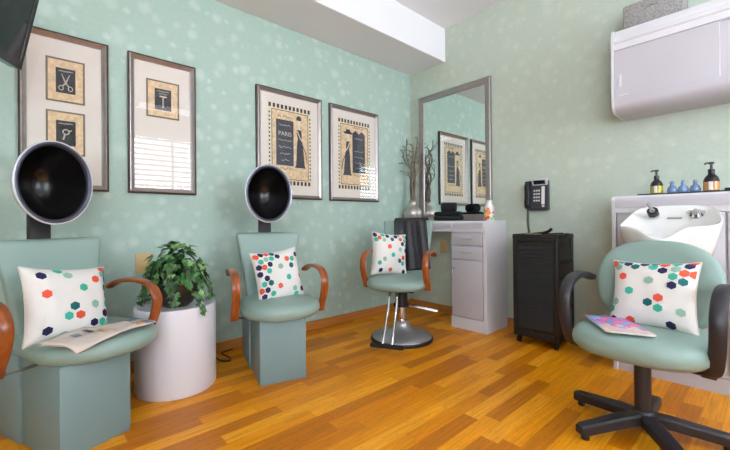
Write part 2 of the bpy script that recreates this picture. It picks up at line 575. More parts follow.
# front wall: local +x points to -y, local y runs along +x
window(3, FILL_WIN, Matrix.Translation((0, RY, 0)) @ Matrix(((0, 1, 0, 0), (-1, 0, 0, 0), (0, 0, 1, 0), (0, 0, 0, 1))))  # added window, out of view, for frontal light on the back wall

# ------------------------------------------------------------------ ceiling lamps (out of view; the front one is added fill light)
for x, y, hx, hy, lb in ((4.05, -1.05, .20, .72, 'long ceiling strip light beside the window blinds'), (2.9, -3.8, .62, .30, 'long fill light added over the front end of the room')):
    t = thing('ceiling_light', lb, 'light', (x, y, RZ - 0.03), group='ceiling strip lights')
    bm = bmesh.new()
    for lo, hi in (((-hx - .03, -hy - .03, 0), (-hx, hy + .03, .03)), ((hx, -hy - .03, 0), (hx + .03, hy + .03, .03)), ((-hx, -hy - .03, 0), (hx, -hy, .03)), ((-hx, hy, 0), (hx, hy + .03, .03))):
        box(bm, lo, hi)
    link('frame', bm, 'trim', t, smooth=False)
    link('diffuser', bx((-hx, -hy, .012), (hx, hy, .02)), 'lamp', t, smooth=False)

# ------------------------------------------------------------------ framed prints on the left wall
GLASS_X = 0.012
def picture_base(y0, y1, label, group):
    w = y1 - y0
    h = 0.845
    t = thing('framed_print', label, 'picture', (0.001, (y0 + y1) / 2, 1.082), group=group)
    bm = bmesh.new()
    rect_frame(bm, w, h, [(0, 0), (0, .024), (.006, .028), (.009, .026)], mi=1)
    rect_frame(bm, w - .018, h - .018, [(0, .004), (0, .026), (.005, .028), (.02, .016), (.024, .014), (.024, .004)], z0=.009, mi=0)
    link('frame', bm, ['silver', 'silver_dark'], t, smooth=False)
    link('mat_board', bx((.001, -w / 2 + .012, .012), (.006, w / 2 - .012, h - .012)), 'mat', t, smooth=False)
    link('glass', bx((GLASS_X, -w / 2 + .03, .03), (GLASS_X + .0015, w / 2 - .03, h - .03)), 'glass', t, smooth=False)
    return t, w, h

def wavy(bm, y0, y1, z, amp, n, r, x, mi=0, seedv=0):
    rnd = random.Random(seedv)
    pts = [(x, y0 + (y1 - y0) * i / n, z + rnd.uniform(-amp, amp)) for i in range(n + 1)]
    tube(bm, catmull(pts, 3), r, 5, mi=mi)

def tool_print(t, zc, w, h, kind):
    """small antique tool print: mottled border, dark window, pale drawing"""
    p = link('print', bx((.006, -w / 2, zc - h / 2), (.0072, w / 2, zc + h / 2)), 'paper', t, smooth=False)
    bm = bmesh.new()
    rect_frame(bm, w + .012, h + .012, [(0, .006), (0, .0086), (.009, .0086), (.009, .006)], z0=zc - h / 2 - .006)
    # scuffed dark specks round the border
    link('border', bm, 'olive', p, smooth=False)
    dw, dh = w * .54, h * .60
    link('dark_panel', bx((.0072, -dw / 2, zc - dh / 2), (.0078, dw / 2, zc + dh / 2)), 'ink', p, smooth=False)
    bm = bmesh.new()
    x = .0084
    s = dh / .13
    wavy(bm, -dw * .36, dw * .36, zc + dh * .38, .003, 14, .0016, x, seedv=3)
    if kind == 'scissors':
        for sg in (-1, 1):
            tube(bm, [(x, sg * -.017 * s, zc + .036 * s), (x, 0, zc - .012 * s), (x, sg * .013 * s, zc - .028 * s)], .0028 * s, 6, radii=[.4, 1.2, 1])
            c = (sg * .019 * s, zc - .039 * s)
            ring = [(x, c[0] + .009 * s * math.cos(a), c[1] + .012 * s * math.sin(a)) for a in [2 * PI * i / 14 for i in range(15)]]
            tube(bm, ring, .002 * s, 6)
    elif kind == 'dryer':
        lathe_pts = [(x, .013 * s * math.cos(a), zc + .006 * s + .013 * s * math.sin(a)) for a in [2 * PI * i / 14 for i in range(15)]]
        tube(bm, lathe_pts, .003 * s, 6)
        tube(bm, [(x, -.004, zc - .005 * s), (x, -.012 * s, zc - .035 * s)], .004 * s, 6)
        tube(bm, [(x, .01 * s, zc + .012 * s), (x, .024 * s, zc + .016 * s)], .003 * s, 6)
    else:
        tube(bm, [(x, 0, zc - .05 * s), (x, 0, zc + .012 * s)], .004 * s, 6)
        box(bm, (x - .001, -.02 * s, zc + .014 * s), (x + .001, .02 * s, zc + .022 * s))
        wavy(bm, -dw * .25, dw * .25, zc + dh * .26, .002, 8, .0016, x, seedv=5)
    link('drawing', bm, 'ink_light', p)
    return p

G = 'framed salon prints on the mint wall'
t, w, h = picture_base(-3.05, -2.668, 'tall pewter framed print with scissors artwork above a second small print', G)
tool_print(t, h - .25, .155, .225, 'scissors')
tool_print(t, h - .535, .155, .225, 'dryer')
t, w, h = picture_base(-2.572, -2.188, 'tall framed print with single small artwork at top and blind reflections below', G)
tool_print(t, h - .25, .175, .222, 'razor')

def lady_print(t, w, h, flip):
    pw, ph = w * .66, h * .745
    zc = h * .50
    s = -1 if flip else 1
    p = link('print', bx((.006, -pw / 2, zc - ph / 2), (.0072, pw / 2, zc + ph / 2)), 'paper_pale', t, smooth=False)
    bm = bmesh.new()
    n = 11
    for k in range(n):
        y = -pw / 2 + pw * (k + .1) / n
        for z in (zc + ph / 2 - .032, zc - ph / 2 + .002):
            box(bm, (.0072, y, z), (.0078, y + pw / n * .58, z + .032))
    for k in range(17):
        z = zc - ph / 2 + .05 + (ph - .1) * k / 17
        for y in (-pw / 2 + .004, pw / 2 - .016):
            box(bm, (.0072, y, z), (.0078, y + .012, z + .013))
    link('chequer_border', bm, 'ink', p, smooth=False)
    link('tan_field', bx((.0071, -pw / 2 + .03, zc - ph / 2 + .045), (.0074, pw / 2 - .03, zc + ph / 2 - .045)), 'paper', p, smooth=False)
    bm = bmesh.new()
    rect_frame(bm, pw - .055, ph - .085, [(0, .0068), (0, .0082), (.005, .0082), (.005, .0068)], z0=zc - ph / 2 + .0425)
    link('inner_line', bm, 'ink', p, smooth=False)
    # slate sign with pale lettering
    sw, sh = pw * .40, ph * .57
    yc = -s * pw * .13
    sz = zc + ph * .03
    pts = [(yc - sw / 2, sz - sh / 2), (yc + sw / 2, sz - sh / 2), (yc + sw / 2, sz + sh / 2)]
    if flip:
        pts += [(yc + sw * .25, sz + sh / 2 + .03), (yc, sz + sh / 2), (yc - sw * .25, sz + sh / 2 + .03)]
    pts += [(yc - sw / 2, sz + sh / 2)]
    bm = bmesh.new()
    poly_plate(bm, pts, .0072, .0079)
    link('slate_sign', bm, 'ink_slate', p, smooth=False)
    bm = bmesh.new()
    if not flip:
        tb = text_mesh('PARIS', .048)
        tm = bpy.data.meshes.new('tmp')
        tb.transform(Matrix(((0, 0, 1, .0084), (1, 0, 0, yc), (0, 1, 0, sz + sh * .19), (0, 0, 0, 1))))
        tb.to_mesh(tm)
        tb.free()
        bm.from_mesh(tm)
        bpy.data.meshes.remove(tm)
    for k, dz in enumerate((.38, .05, -.1, -.24, -.38)):
        ww = (.34, .38, .36, .30, .24)[k]
        wavy(bm, yc - sw * ww, yc + sw * ww, sz + sh * dz, .007, 12, .0018, .0086, seedv=k + (9 if flip else 0))
    link('lettering', bm, 'ink_light', p, smooth=False)
    # scroll ornament above and below the sign
    for zz, up in ((sz + sh / 2 + (.045 if flip else .015), 1), (sz - sh / 2 - .015, -1)):
        bm = bmesh.new()
        for q in (-1, 0, 1):
            cy_, r = yc + q * sw * .3, .018 if q == 0 else .013
            tube(bm, [(.0078, cy_ + r * math.cos(a), zz + up * r * math.sin(a)) for a in [PI * i / 8 for i in range(9)]], .0022, 5)
        link('scroll', bm, 'ink', p)
    # standing lady in a long gown
    y0 = s * pw * .23
    z0 = zc - ph * .27 if not flip else zc - ph * .30
    H = ph * .66
    def out(pr):
        L = [(y0 + s * (cx - hw) * H, z0 + zz * H) for cx, hw, zz in pr]
        Rr = [(y0 + s * (cx + hw) * H, z0 + zz * H) for cx, hw, zz in pr[::-1]]
        return L + Rr
    bm = bmesh.new()
    gown = [(.0, .13, 0), (.0, .10, .04), (.0, .085, .2), (-.005, .075, .36), (-.01, .06, .48), (-.01, .042, .56), (-.02, .055, .66), (-.03, .05, .74)]
    poly_plate(bm, out(gown), .0072, .0080)
    link('gown', bm, 'ink_slate', p, smooth=False)
    bm = bmesh.new()
    poly_plate(bm, out([(-.03, .05, .74), (-.03, .022, .79), (-.03, .022, .83), (-.03, .04, .86), (-.03, .042, .91), (-.03, .025, .95)]), .0072, .0082)
    tube(bm, catmull([(.0084, y0 + s * -.07 * H, z0 + .72 * H), (.0084, y0 + s * .02 * H, z0 + .55 * H), (.0084, y0 + s * .14 * H, z0 + .48 * H)], 5), .0045, 6)
    link('face_and_arm', bm, 'paper_pale', p, smooth=False)
    bm = bmesh.new()
    if flip:
        poly_plate(bm, out([(-.03, .10, .90), (-.02, .13, .93), (-.03, .06, .96), (-.02, .05, 1.0)]), .0080, .0090)
    else:
        poly_plate(bm, out([(-.03, .05, .92), (-.03, .06, .95), (-.03, .045, .99), (-.03, .02, 1.01)]), .0080, .0090)
    link('hat', bm, 'ink', p, smooth=False)
    bm = bmesh.new()
    tube(bm, catmull([(.0088, y0 + s * .05 * H, z0 + .45 * H), (.0088, y0 + s * .12 * H, z0 + .3 * H), (.0088, y0 + s * .15 * H, z0 + .12 * H)], 5), .003, 5)
    link('sash', bm, 'ink', p, smooth=False)

t, w, h = picture_base(-1.757, -1.170, 'wide framed print with lady right of slate sign, behind the dryer hood', G)
lady_print(t, w, h, False)
t, w, h = picture_base(-1.083, -0.503, 'wide framed print with lady left of slate sign, nearest the room corner', G)
lady_print(t, w, h, True)

# ------------------------------------------------------------------ cushions
def pillow(name, label, loc, heading, tilt, roll, hexes, a=.18, thick=.06, b=None):
    b = b or a
    def P(u, v, side):
        x = a * u * (1 - .10 * (1 - v * v) * u * u)
        z = b * v * (1 - .10 * (1 - u * u) * v * v)
        th = thick * (max(0, (1 - u ** 4) * (1 - v ** 4))) ** .55 * (1 - .18 * (u * u + v * v) / 2)
        th += .0025 * math.sin(9 * u + 3 * v) * (1 - u * u) * (1 - v * v)
        return Vector((side * th, x, z))
    N = 22
    bm = bmesh.new()
    g = {}
    cs = [math.sin((i / N * 2 - 1) * PI / 2) for i in range(N + 1)]
    for side in (1, -1):
        for i in range(N + 1):
            for j in range(N + 1):
                edge = i in (0, N) or j in (0, N)
                if edge and side == -1:
                    g[side, i, j] = g[1, i, j]
                else:
                    g[side, i, j] = bm.verts.new(P(cs[i], cs[j], side))
        for i in range(N):
            for j in range(N):
                bm.faces.new((g[side, i, j], g[side, i + 1, j], g[side, i + 1, j + 1], g[side, i, j + 1]))
    keys = 'ntdos'
    bmesh.ops.recalc_face_normals(bm, faces=bm.faces[:])
    me_off = []
    for tok in hexes.split():
        c = tok[0]
        u0_, v0_ = [float(q) for q in tok[1:].split(',')]
        rr = .118
        rings = []
        for k in (1, .66, .33):
            ring = []
            for i in range(6):
                for q in (0, .5):
                    a0, a1 = PI / 6 + PI / 3 * i, PI / 6 + PI / 3 * (i + 1)
                    pu = (math.cos(a0) * (1 - q) + math.cos(a1) * q) * rr * k
                    pv = (math.sin(a0) * (1 - q) + math.sin(a1) * q) * rr * k
                    U = max(-.985, min(.985, u0_ + pu))
                    V = max(-.985, min(.985, v0_ + pv))
                    ring.append(P(U, V, 1) + Vector((.0016, 0, 0)))
            rings.append([bm.verts.new(p) for p in ring])
        cen = bm.verts.new(P(max(-.985, min(.985, u0_)), max(-.985, min(.985, v0_)), 1) + Vector((.0016, 0, 0)))
        mi = keys.index(c) + 1
        fs = []
        for A_, B_ in zip(rings[:-1], rings[1:]):
            for i in range(12):
                fs.append(bm.faces.new((A_[i], A_[(i + 1) % 12], B_[(i + 1) % 12], B_[i])))
        for i in range(12):
            fs.append(bm.faces.new((rings[-1][i], rings[-1][(i + 1) % 12], cen)))
        for f in fs:
            f.material_index = mi
    t = thing(name, label, 'cushion', loc, 0, 'hexagon print cushions')
    t.rotation_euler = (Matrix.Rotation(R(heading), 3, 'Z') @ Matrix.Rotation(R(-tilt), 3, 'Y') @ Matrix.Rotation(R(roll), 3, 'X')).to_euler()
    link('cover', bm, ['pillow'] + ['hex_' + k for k in keys], t, angle=60)
    bm = bmesh.new()
    pts = [P(c, -1, 1) for c in cs] + [P(1, c, 1) for c in cs[1:]] + [P(-c, 1, 1) for c in cs[1:]] + [P(-1, -c, 1) for c in cs[1:]]
    tube(bm, pts, .0035, 6)
    link('piping', bm, 'piping', t)
    return t

HEX_A='o-0.63,0.43 s0.02,0.34 t-0.43,-0 s-0.81,-0.34 t-0.93,-0.54 n-0.85,-0.87 o-0.39,-0.87 d0.02,-0.29 o0.25,-0.14 t0.25,-0.43 s0.73,-0.47 n0.5,-0.87 o-0.92,0.87 t-0.74,0.98 s-0.79,0.74 n-0.55,0.9 d-0.35,0.79 n-0.15,0.93 t0.07,0.80 d0.09,0.99 n0.29,0.68 o0.31,0.93 s0.57,0.74 t0.56,0.97 n0.83,0.87 t0.53,0.50 o0.76,0.62 o0.97,0.61 n0.52,0.24 d0.76,0.36 o0.88,1.0'
HEX_B='n-0.7,0.73 t-0.3,0.91 s-0.13,0.73 o-0.65,0.22 t0.19,0.34 o0.55,0.58 d-0.05,-0.15 t-0.2,-0.40 o0.07,-0.4 s0.47,-0.14 n-0.64,-0.72 s-0.26,-0.92 o0.86,0.93 s0.82,0.74 t0.97,0.84 n0.95,0.56 d0.89,0.33 n0.94,0.09 t0.89,-0.15 n0.78,-0.41 o0.96,-0.41 n0.42,-0.66 t0.66,-0.65 s0.89,-0.66 d0.51,-0.91 o0.75,-0.91 n0.95,-0.91'
HEX_C='o-0.87,0.81 n-0.66,0.90 o-0.44,0.92 d-0.21,0.9 t-0.75,0.60 s-0.52,0.67 t-0.29,0.68 n-0.03,0.74 o-0.66,0.37 n-0.41,0.45 t-0.50,0.21 n-0.88,0.13 n-0.65,-0.05 n-0.87,0.39 d-0.52,-0.24 t-0.79,-0.25 n-0.69,-0.48 s0,0.31 o0.35,0.57 t0.59,0.54 d0.49,0.28 t0.26,-0.15 o-0.15,-0.42 s0.47,-0.63 n0.87,0.69 o0.9,-0.17 n0.86,-0.69 o-0.92,-0.48 t-0.48,-0.66 n-0.83,-0.71 t-0.59,-0.9 o-0.8,-0.95 t0.53,-0.87'
HEX_D='o-0.69,0.72 t-0.5,0.9 n-0.9,0.85 s-0.44,0.62 n-0.24,0.85 d0.01,0.68 n0.23,0.85 t0.40,0.97 o0.50,0.70 s0.75,0.86 n0.95,0.82 n0.61,0.47 t0.76,0.64 t0.9,0.42 n0.87,0.17 o0.98,0.61 o-0.15,0.31 t0.05,-0.07 s0.47,0.2 o0.66,-0.18 d0.42,-0.33 t0.62,-0.45 t-0.69,-0.46 s-0.42,-0.28 n-0.58,-0.82 o-0.06,-0.79 n0.72,-0.84 t-0.86,0.62'

# ------------------------------------------------------------------ upholstery shapes
def seat_pad(bm, xr, xf, wr, wf, zt, th, bulge=.035, n=44, crown=.012, e=4.2):
    """rounded seat: rear x, front x, half widths rear and front, top z, thickness"""
    base = []
    xc, hl = (xr + xf) / 2, (xf - xr) / 2
    for px, py in superell(1, 1, n, e):
        hw = wr + (wf - wr) * (px + 1) / 2
        x = xc + hl * px + (bulge * (1 - py * py) - bulge * .5 if px > 0 else 0) * max(0, px)
        base.append((x, py * hw))
    r = th / 2
    rings = []
    K = 7
    for k in range(K + 1):
        a = -PI / 2 + PI * k / K
        ins = r * .9 * (1 - math.cos(a))
        z = zt - r + r * math.sin(a)
        ring = []
        for x, y in base:
            dx, dy = x - xc, y
            L = math.hypot(dx, dy)
            s = max(.02, (L - ins) / L)
            ring.append((xc + dx * s, dy * s, z))
        rings.append(ring)
    for s, dz in ((.6, crown * .7), (.25, crown)):
        rings.append([(xc + (x - xc) * s, y * s, zt + dz) for x, y, _ in rings[K]])
    loft(bm, rings)
    return bm

def back_panel(bm, zs, halfw, xs, th=.034, wrap=.22, e=5, n=40, dip=.0):
    """upholstered panel built of horizontal sections; lists per level"""
    rings = []
    def sec(z, hw, x, t, ze=0):
        out = []
        for px, py in superell(1, 1, n, e):
            y = py * hw
            out.append((x + px * t + wrap * y * y, y, z - dip * (1 - (py) ** 2) * ze))
        return out
    m = len(zs)
    for k in range(m):
        top = k == m - 1
        if k == 0:
            rings.append(sec(zs[0], halfw[0] * .93, xs[0], th * .5))
            rings.append(sec(zs[0] + .012, halfw[0], xs[0], th))
        elif top:
            rings.append(sec(zs[k] - .022, halfw[k], xs[k], th, 1))
            rings.append(sec(zs[k] - .007, halfw[k] - .004, xs[k], th * .85, 1))
            rings.append(sec(zs[k], halfw[k] - .014, xs[k], th * .45, 1))
        else:
            rings.append(sec(zs[k], halfw[k], xs[k], th))
    loft(bm, rings)
    return bm

def round_sec(w, t, n=12, e=3.5):
    return superell(w / 2, t / 2, n, e)

def wood_arm(side, y=.272, dz=0.0, dx=0.0):
    bm = bmesh.new()
    pts = [(-.115, .572), (-.06, .600), (.03, .614), (.12, .616), (.20, .600), (.245, .558), (.250, .505), (.226, .445), (.192, .392), (.172, .352)]
    pts = [(px + dx, side * (y - (.012 if i == 0 else 0)), pz + dz) for i, (px, pz) in enumerate(pts)]
    sweep(bm, catmull(pts, 5), round_sec(.046, .022), lateral=(0, 1, 0))
    return bm

# ------------------------------------------------------------------ hooded dryer chairs
def dryer_chair(label, loc, rz, ty, ay, ta, th):
    t = thing('dryer_chair', label, 'chair', loc, rz, 'hooded dryer chairs')
    link('front_base', bx((-.006, -.131, 0), (.29, .131, .36), .005), 'vinyl_panel', t)
    link('rear_base', bx((-.285, -.139, 0), (-.012, .139, .36), .005), 'vinyl_panel', t)
    bm = bmesh.new()
    seat_pad(bm, -.16, .345, .208, .240, .432, .076, bulge=.075, e=3.4)
    link('seat', bm, 'vinyl', t, angle=70)
    bm = bmesh.new()
    back_panel(bm, [.40, .50, .60, .70, .78, .832], [.152, .160, .172, .188, .200, .206], [-.10, -.115, -.13, -.143, -.151, -.155], dip=.006)
    link('backrest', bm, 'vinyl', t, angle=50)
    for s in (-1, 1):
        a = link('armrest', wood_arm(s, ay), 'arm_wood', t)
        bm = bmesh.new()
        tube(bm, [(.13, s * .14, .348), (.165, s * .20, .356), (.178, s * (ay - .003), .362)], .007, 8)
        link('arm_rod', bm, 'chrome', t)
    link('hood_post', bx((-.245, -.04, .34), (-.205, .04, .950), .004), 'black_soft', t)
    # hood: oval dome opening to the front
    ca, cb_, zc, x0, D = .148, .186, 1.085, -.07, .21
    bm = bmesh.new()
    n = 40
    rings = []
    for k in range(9):
        q = k / 8 * .985
        s = (1 - q ** 1.6) ** .5
        rings.append([(x0 - q * D, ca * s * math.cos(2 * PI * i / n), zc + cb_ * s * math.sin(2 * PI * i / n)) for i in range(n)])
    loft(bm, rings, cap0=False)
    hood = link('hood', bm, 'hood_out', t, angle=60)
    bm = bmesh.new()
    rings = []
    for k in range(11):
        q = k / 10 * .985
        s = (1 - q ** 1.6) ** .5
        rings.append([(x0 + .001 - q * (D - .012), (ca - .016) * s * math.cos(2 * PI * i / n), zc + (cb_ - .016) * s * math.sin(2 * PI * i / n)) for i in range(n)])
    loft(bm, rings, cap0=False)
    link('hood_liner', bm, 'hood_in', hood, angle=80)
    bm = bmesh.new()
    ring = [(x0, ca * math.cos(2 * PI * i / n), zc + cb_ * math.sin(2 * PI * i / n)) for i in range(n + 1)]
    tube(bm, ring, .0048, 8)
    link('hood_rim', bm, 'hood_out', hood)
    bm = bmesh.new()
    rings = []
    for d, x in ((.002, .004), (.008, .006), (.016, .002), (.020, -.012)):
        rings.append([(x0 + x, (ca - d) * math.cos(2 * PI * i / n), zc + (cb_ - d) * math.sin(2 * PI * i / n)) for i in range(n)])
    loft(bm, rings, cap0=False, cap1=False)
    link('hood_band', bm, 'hood_band', hood, angle=60)
    for o in t.children:
        if 'base' not in o.name:
            o.location.y += ta if 'arm' in o.name else th if 'hood' in o.name else ty + (.028 if rz > 0 else .004) if 'seat' in o.name else ty
    return t

dryer_chair('green vinyl dryer chair at left with newspaper on its seat', (.482, -2.909, 0), 21.5, .034, .275, .005, .018)
dryer_chair('green vinyl dryer chair under the wide print, right of the potted ivy', (.458, -1.875, 0), -15.3, .014, .254, .008, .004)

def at(loc, rz, p):
    a = R(rz)
    return (loc[0] + p[0] * math.cos(a) - p[1] * math.sin(a), loc[1] + p[0] * math.sin(a) + p[1] * math.cos(a), loc[2] + p[2])

C1, A1 = (.482, -2.909, 0), 21.5
C2, A2 = (.458, -1.875, 0), -15.3
pillow('cushion', 'hexagon print cushion on the left dryer chair behind the newspaper', at(C1, A1, (.065, .0, .556)), A1 + 8, 17, -7, HEX_B, a=.168, b=.160)
pillow('cushion', 'hexagon print cushion on the dryer chair right of the ivy', at(C2, A2, (.045, .03, .566)), A2 + 12, 14, 5, HEX_C, a=.155, b=.162)

# newspaper, unfolded, on the left dryer chair
def sheet_grid(bm, A, B, C, D, nu=12, nv=8, wob=.004, z_of=None, mi=0, seedv=1):
    rnd = random.Random(seedv)
    ph = [rnd.uniform(0, 6) for _ in range(4)]
    A, B, C, D = [Vector(p) for p in (A, B, C, D)]
    g = []
    for i in range(nu + 1):
        row = []
        for j in range(nv + 1):
            u, v = i / nu, j / nv
            p = A * (1 - u) * (1 - v) + B * u * (1 - v) + C * u * v + D * (1 - u) * v
            dz = wob * (math.sin(5 * u + ph[0]) * math.cos(4 * v + ph[1]) + .5 * math.sin(9 * u + 6 * v + ph[2]))
            p = p + Vector((0, 0, abs(dz)))
            if z_of:
                p.z += z_of(p.x, p.y)
            row.append(bm.verts.new(p))
        g.append(row)
    for i in range(nu):
        for j in range(nv):
            bm.faces.new((g[i][j], g[i + 1][j], g[i + 1][j + 1], g[i][j + 1])).material_index = mi
    return bm

def thicken(o, th):
    md = o.modifiers.new('thickness', 'SOLIDIFY')
    md.thickness = th
    md.offset = 1
    return o

def droop(x, y):
    d = max(0, x - .31)
    return -1.6 * d * d * 3
news = thing('newspaper', 'open newspaper lying across the left dryer chair seat', 'newspaper', at(C1, A1, (.01, .03, 0)), A1)
Z = .446
bm = bmesh.new()
sheet_grid(bm, (.23, -.20, Z), (.365, -.15, Z), (.30, .02, Z), (.12, -.02, Z), z_of=droop, seedv=2)
thicken(link('lower_sheet', bm, 'newsprint', news), .003)
bm = bmesh.new()
sheet_grid(bm, (.22, -.20, Z + .006), (.385, -.155, Z + .006), (.335, .045, Z + .006), (.13, .0, Z + .006), z_of=droop, seedv=4)
thicken(link('upper_sheet', bm, 'newsprint', news), .003)
bm = bmesh.new()
sheet_grid(bm, (.16, .0, Z + .004), (.335, .045, Z + .006), (.325, .19, Z + .006), (.19, .17, Z + .004), z_of=droop, seedv=5)
thicken(link('far_page', bm, ['newsprint'], news), .003)
bm = bmesh.new()
for (x, y, l, w_, mi) in ((.265, .11, .05, .06, 0), (.20, .125, .04, .05, 1), (.285, .145, .045, .03, 1)):
    sheet_grid(bm, (x, y, Z + .0125), (x + l, y, Z + .0125), (x + l, y + w_, Z + .0125), (x, y + w_, Z + .0125), 3, 3, 0, droop, mi)
for (x, y, l, w_, mi) in ((.235, -.11, .04, .03, 1), (.20, -.05, .06, .02, 2), (.25, -.02, .06, .02, 0)):
    sheet_grid(bm, (x, y, Z + .0145), (x + l, y, Z + .0145), (x + l, y + w_, Z + .0145), (x, y + w_, Z + .0145), 3, 3, 0, droop, mi)
thicken(link('printed_pictures', bm, ['print_warm', 'print_blue', 'ink_slate'], news), .0008)

# ------------------------------------------------------------------ white drum and ivy
DX, DY = .362, -2.405
bm = bmesh.new()
lathe(bm, [(.196, .0), (.203, .012), (.203, .44), (.200, .452), (.187, .452), (.184, .440)], 64, cap0=True, cap1=True)
o = link('drum_pedestal', bm, 'white_drum', None, angle=50)
o.location = (DX, DY, 0)
tag(o, 'white round drum pedestal under the potted ivy, between the dryer chairs', 'pedestal')
iv = thing('potted_ivy', 'trailing green ivy in dark bowl on the white drum', 'plant', (DX, DY, .4405))
bm = bmesh.new()
lathe(bm, [(.06, 0), (.085, .02), (.112, .06), (.122, .105), (.126, .13), (.118, .13), (.110, .10), (.09, .095)], 36)
link('bowl', bm, 'pot', iv, angle=50)
bm = bmesh.new()
lathe(bm, [(.108, .098), (.108, .112), (.05, .120)], 24)
link('soil', bm, 'soil', iv)
rnd = random.Random(11)
LEAF = [(0, 0), (-.28, -.18), (-.52, .02), (-.34, .22), (-.50, .52), (-.2, .48), (0, 1.0), (.2, .48), (.50, .52), (.34, .22), (.52, .02), (.28, -.18)]
def leaf(bm, pos, nrm, tip, size, mi):
    nrm = nrm.normalized()
    tip = (tip - nrm * tip.dot(nrm))
    if tip.length < 1e-4:
        tip = nrm.orthogonal()
    tip.normalize()
    sd = tip.cross(nrm)
    c = bm.verts.new(pos + tip * .35 * size - nrm * .06 * size)
    vs_ = []
    for x, y in LEAF:
        z = .10 * abs(x) * size - .12 * y * y * size
        vs_.append(bm.verts.new(pos + sd * x * size + tip * y * size + nrm * z))
    for i in range(len(vs_)):
        bm.faces.new((vs_[i], vs_[(i + 1) % len(vs_)], c)).material_index = mi
def wl(p, m=.03):
    """keep the plant clear of the wall at x=0 (world)"""
    p.x = max(p.x, -DX + m)
    return p
bl, bs = bmesh.new(), bmesh.new()
for k in range(300):
    a = rnd.uniform(0, 2 * PI)
    q = rnd.random() ** .6
    el = rnd.uniform(-.15, 1.0)
    rr = .152
    d = Vector((math.cos(a) * math.cos(el * PI / 2), math.sin(a) * math.cos(el * PI / 2), math.sin(el * PI / 2)))
    p = Vector((d.x * rr * q, d.y * rr * q, .13 + max(-.02, d.z) * .215 * q + .012))
    if abs(d.z) < .25 and q < .65:
        continue
    nrm = d + Vector((rnd.uniform(-.5, .5), rnd.uniform(-.5, .5), rnd.uniform(0, .7)))
    tip = Vector((d.x, d.y, -.5 + rnd.uniform(-.6, .5)))
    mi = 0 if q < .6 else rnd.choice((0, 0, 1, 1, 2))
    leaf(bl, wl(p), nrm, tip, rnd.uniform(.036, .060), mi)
for k in range(20):
    a = 2 * PI * k / 20 + rnd.uniform(-.15, .15)
    L = rnd.uniform(.3, 1.0)
    side = .12 + .115 * L
    o0 = Vector((math.cos(a) * .05, math.sin(a) * .05, .12))
    o1 = Vector((math.cos(a) * .12, math.sin(a) * .12, .24))
    o2 = Vector((math.cos(a) * .155, math.sin(a) * .155, .15))
    out = .168 + .03 * L
    o3 = Vector((math.cos(a + .15) * out, math.sin(a + .15) * out, .03 if L < .85 else .035))
    pts = [o0, o1, o2, o3]
    if L > .85:
        pts.append(Vector((math.cos(a + .2) * (out + .035), math.sin(a + .2) * (out + .035), 0.03 - .05 * L)))
    cp = [wl(p) for p in catmull(pts, 7)]
    tube(bs, cp, .002, 5)
    for i in range(8, len(cp), 2):
        d = Vector((math.cos(a), math.sin(a), 0))
        nrm = d + Vector((rnd.uniform(-.6, .6), rnd.uniform(-.6, .6), rnd.uniform(.2, 1)))
        tip = Vector((rnd.uniform(-1, 1), rnd.uniform(-1, 1), -.7)) + d * .5
        leaf(bl, wl(cp[i] + Vector((rnd.uniform(-.012, .012), rnd.uniform(-.012, .012), rnd.uniform(0, .01)))), nrm, tip, rnd.uniform(.026, .044), rnd.choice((0, 1, 1, 2)))
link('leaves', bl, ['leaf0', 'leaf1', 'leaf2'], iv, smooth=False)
link('stems', bs, 'stem', iv)

# tan socket plates
o = link('socket_plate', bx((0.0005, -2.535, .595), (.010, -2.445, .715), .003), 'tan', None)
tag(o, 'tan wall socket plate low on the mint wall behind the ivy', 'socket')
for z in (.628, .672):
    link('outlet_face', bx((.010, -2.508, z), (.013, -2.472, z + .022), .002, 1), 'tan', o)
o = link('socket_plate', bx((.375, -.010, .585), (.455, -.0005, .70), .003), 'tan', None)
tag(o, 'tan wall socket plate under the styling station worktop', 'socket')
bm = bmesh.new()
tube(bm, catmull([(.02, -2.13, .012), (.05, -2.10, .008), (.12, -2.10, .006), (.20, -2.09, .006), (.22, -2.05, .006), (.16, -2.03, .006), (.05, -2.04, .006), (.022, -1.95, .006)], 6), .005, 7)
o = link('power_cord', bm, 'pot', None)
tag(o, 'brown power cord on the floor beside the white drum', 'cord')

# ------------------------------------------------------------------ hydraulic styling chair
CS, AS = (.67, -.90, 0), -63
st = thing('styling_chair', 'green vinyl styling chair on round chrome base before the mirror', 'chair', CS, AS)
bm = bmesh.new()
lathe(bm, [(.236, 0), (.238, .010), (.232, .022), (.225, .024)], 56)
link('base_rim', bm, 'black_soft', st, angle=50)
bm = bmesh.new()
lathe(bm, [(.228, .020), (.222, .034), (.17, .052), (.11, .072), (.075, .092), (.062, .115), (.056, .135), (.046, .14)], 56)
link('base_dome', bm, 'steel', st, angle=60)
bm = bmesh.new()
lathe(bm, [(.036, .135), (.036, .27)], 28)
lathe(bm, [(.045, .130), (.045, .150)], 28)
link('column', bm, 'chrome', st, angle=50)
bm = bmesh.new()
lathe(bm, [(.046, .255), (.046, .39)], 24)
lathe(bm, [(.062, .25), (.062, .268)], 24)
box(bm, (-.12, -.12, .372), (.12, .12, .392), .004)
link('column_sleeve', bm, 'black_soft', st, angle=50)
bm = bmesh.new()
for z, y0 in ((0, .0), (.0, .028)):
    tube(bm, [(-.02 + y0, .03, .262), (-.03 + y0, .14, .245), (-.04 + y0, .27, .222)], .0065, 8)
link('pump_lever', bm, 'chrome', st)
bm = bmesh.new()
seat_pad(bm, -.20, .285, .205, .230, .478, .072, bulge=.05, e=3.6)
link('seat', bm, 'vinyl', st, angle=70)
bm = bmesh.new()
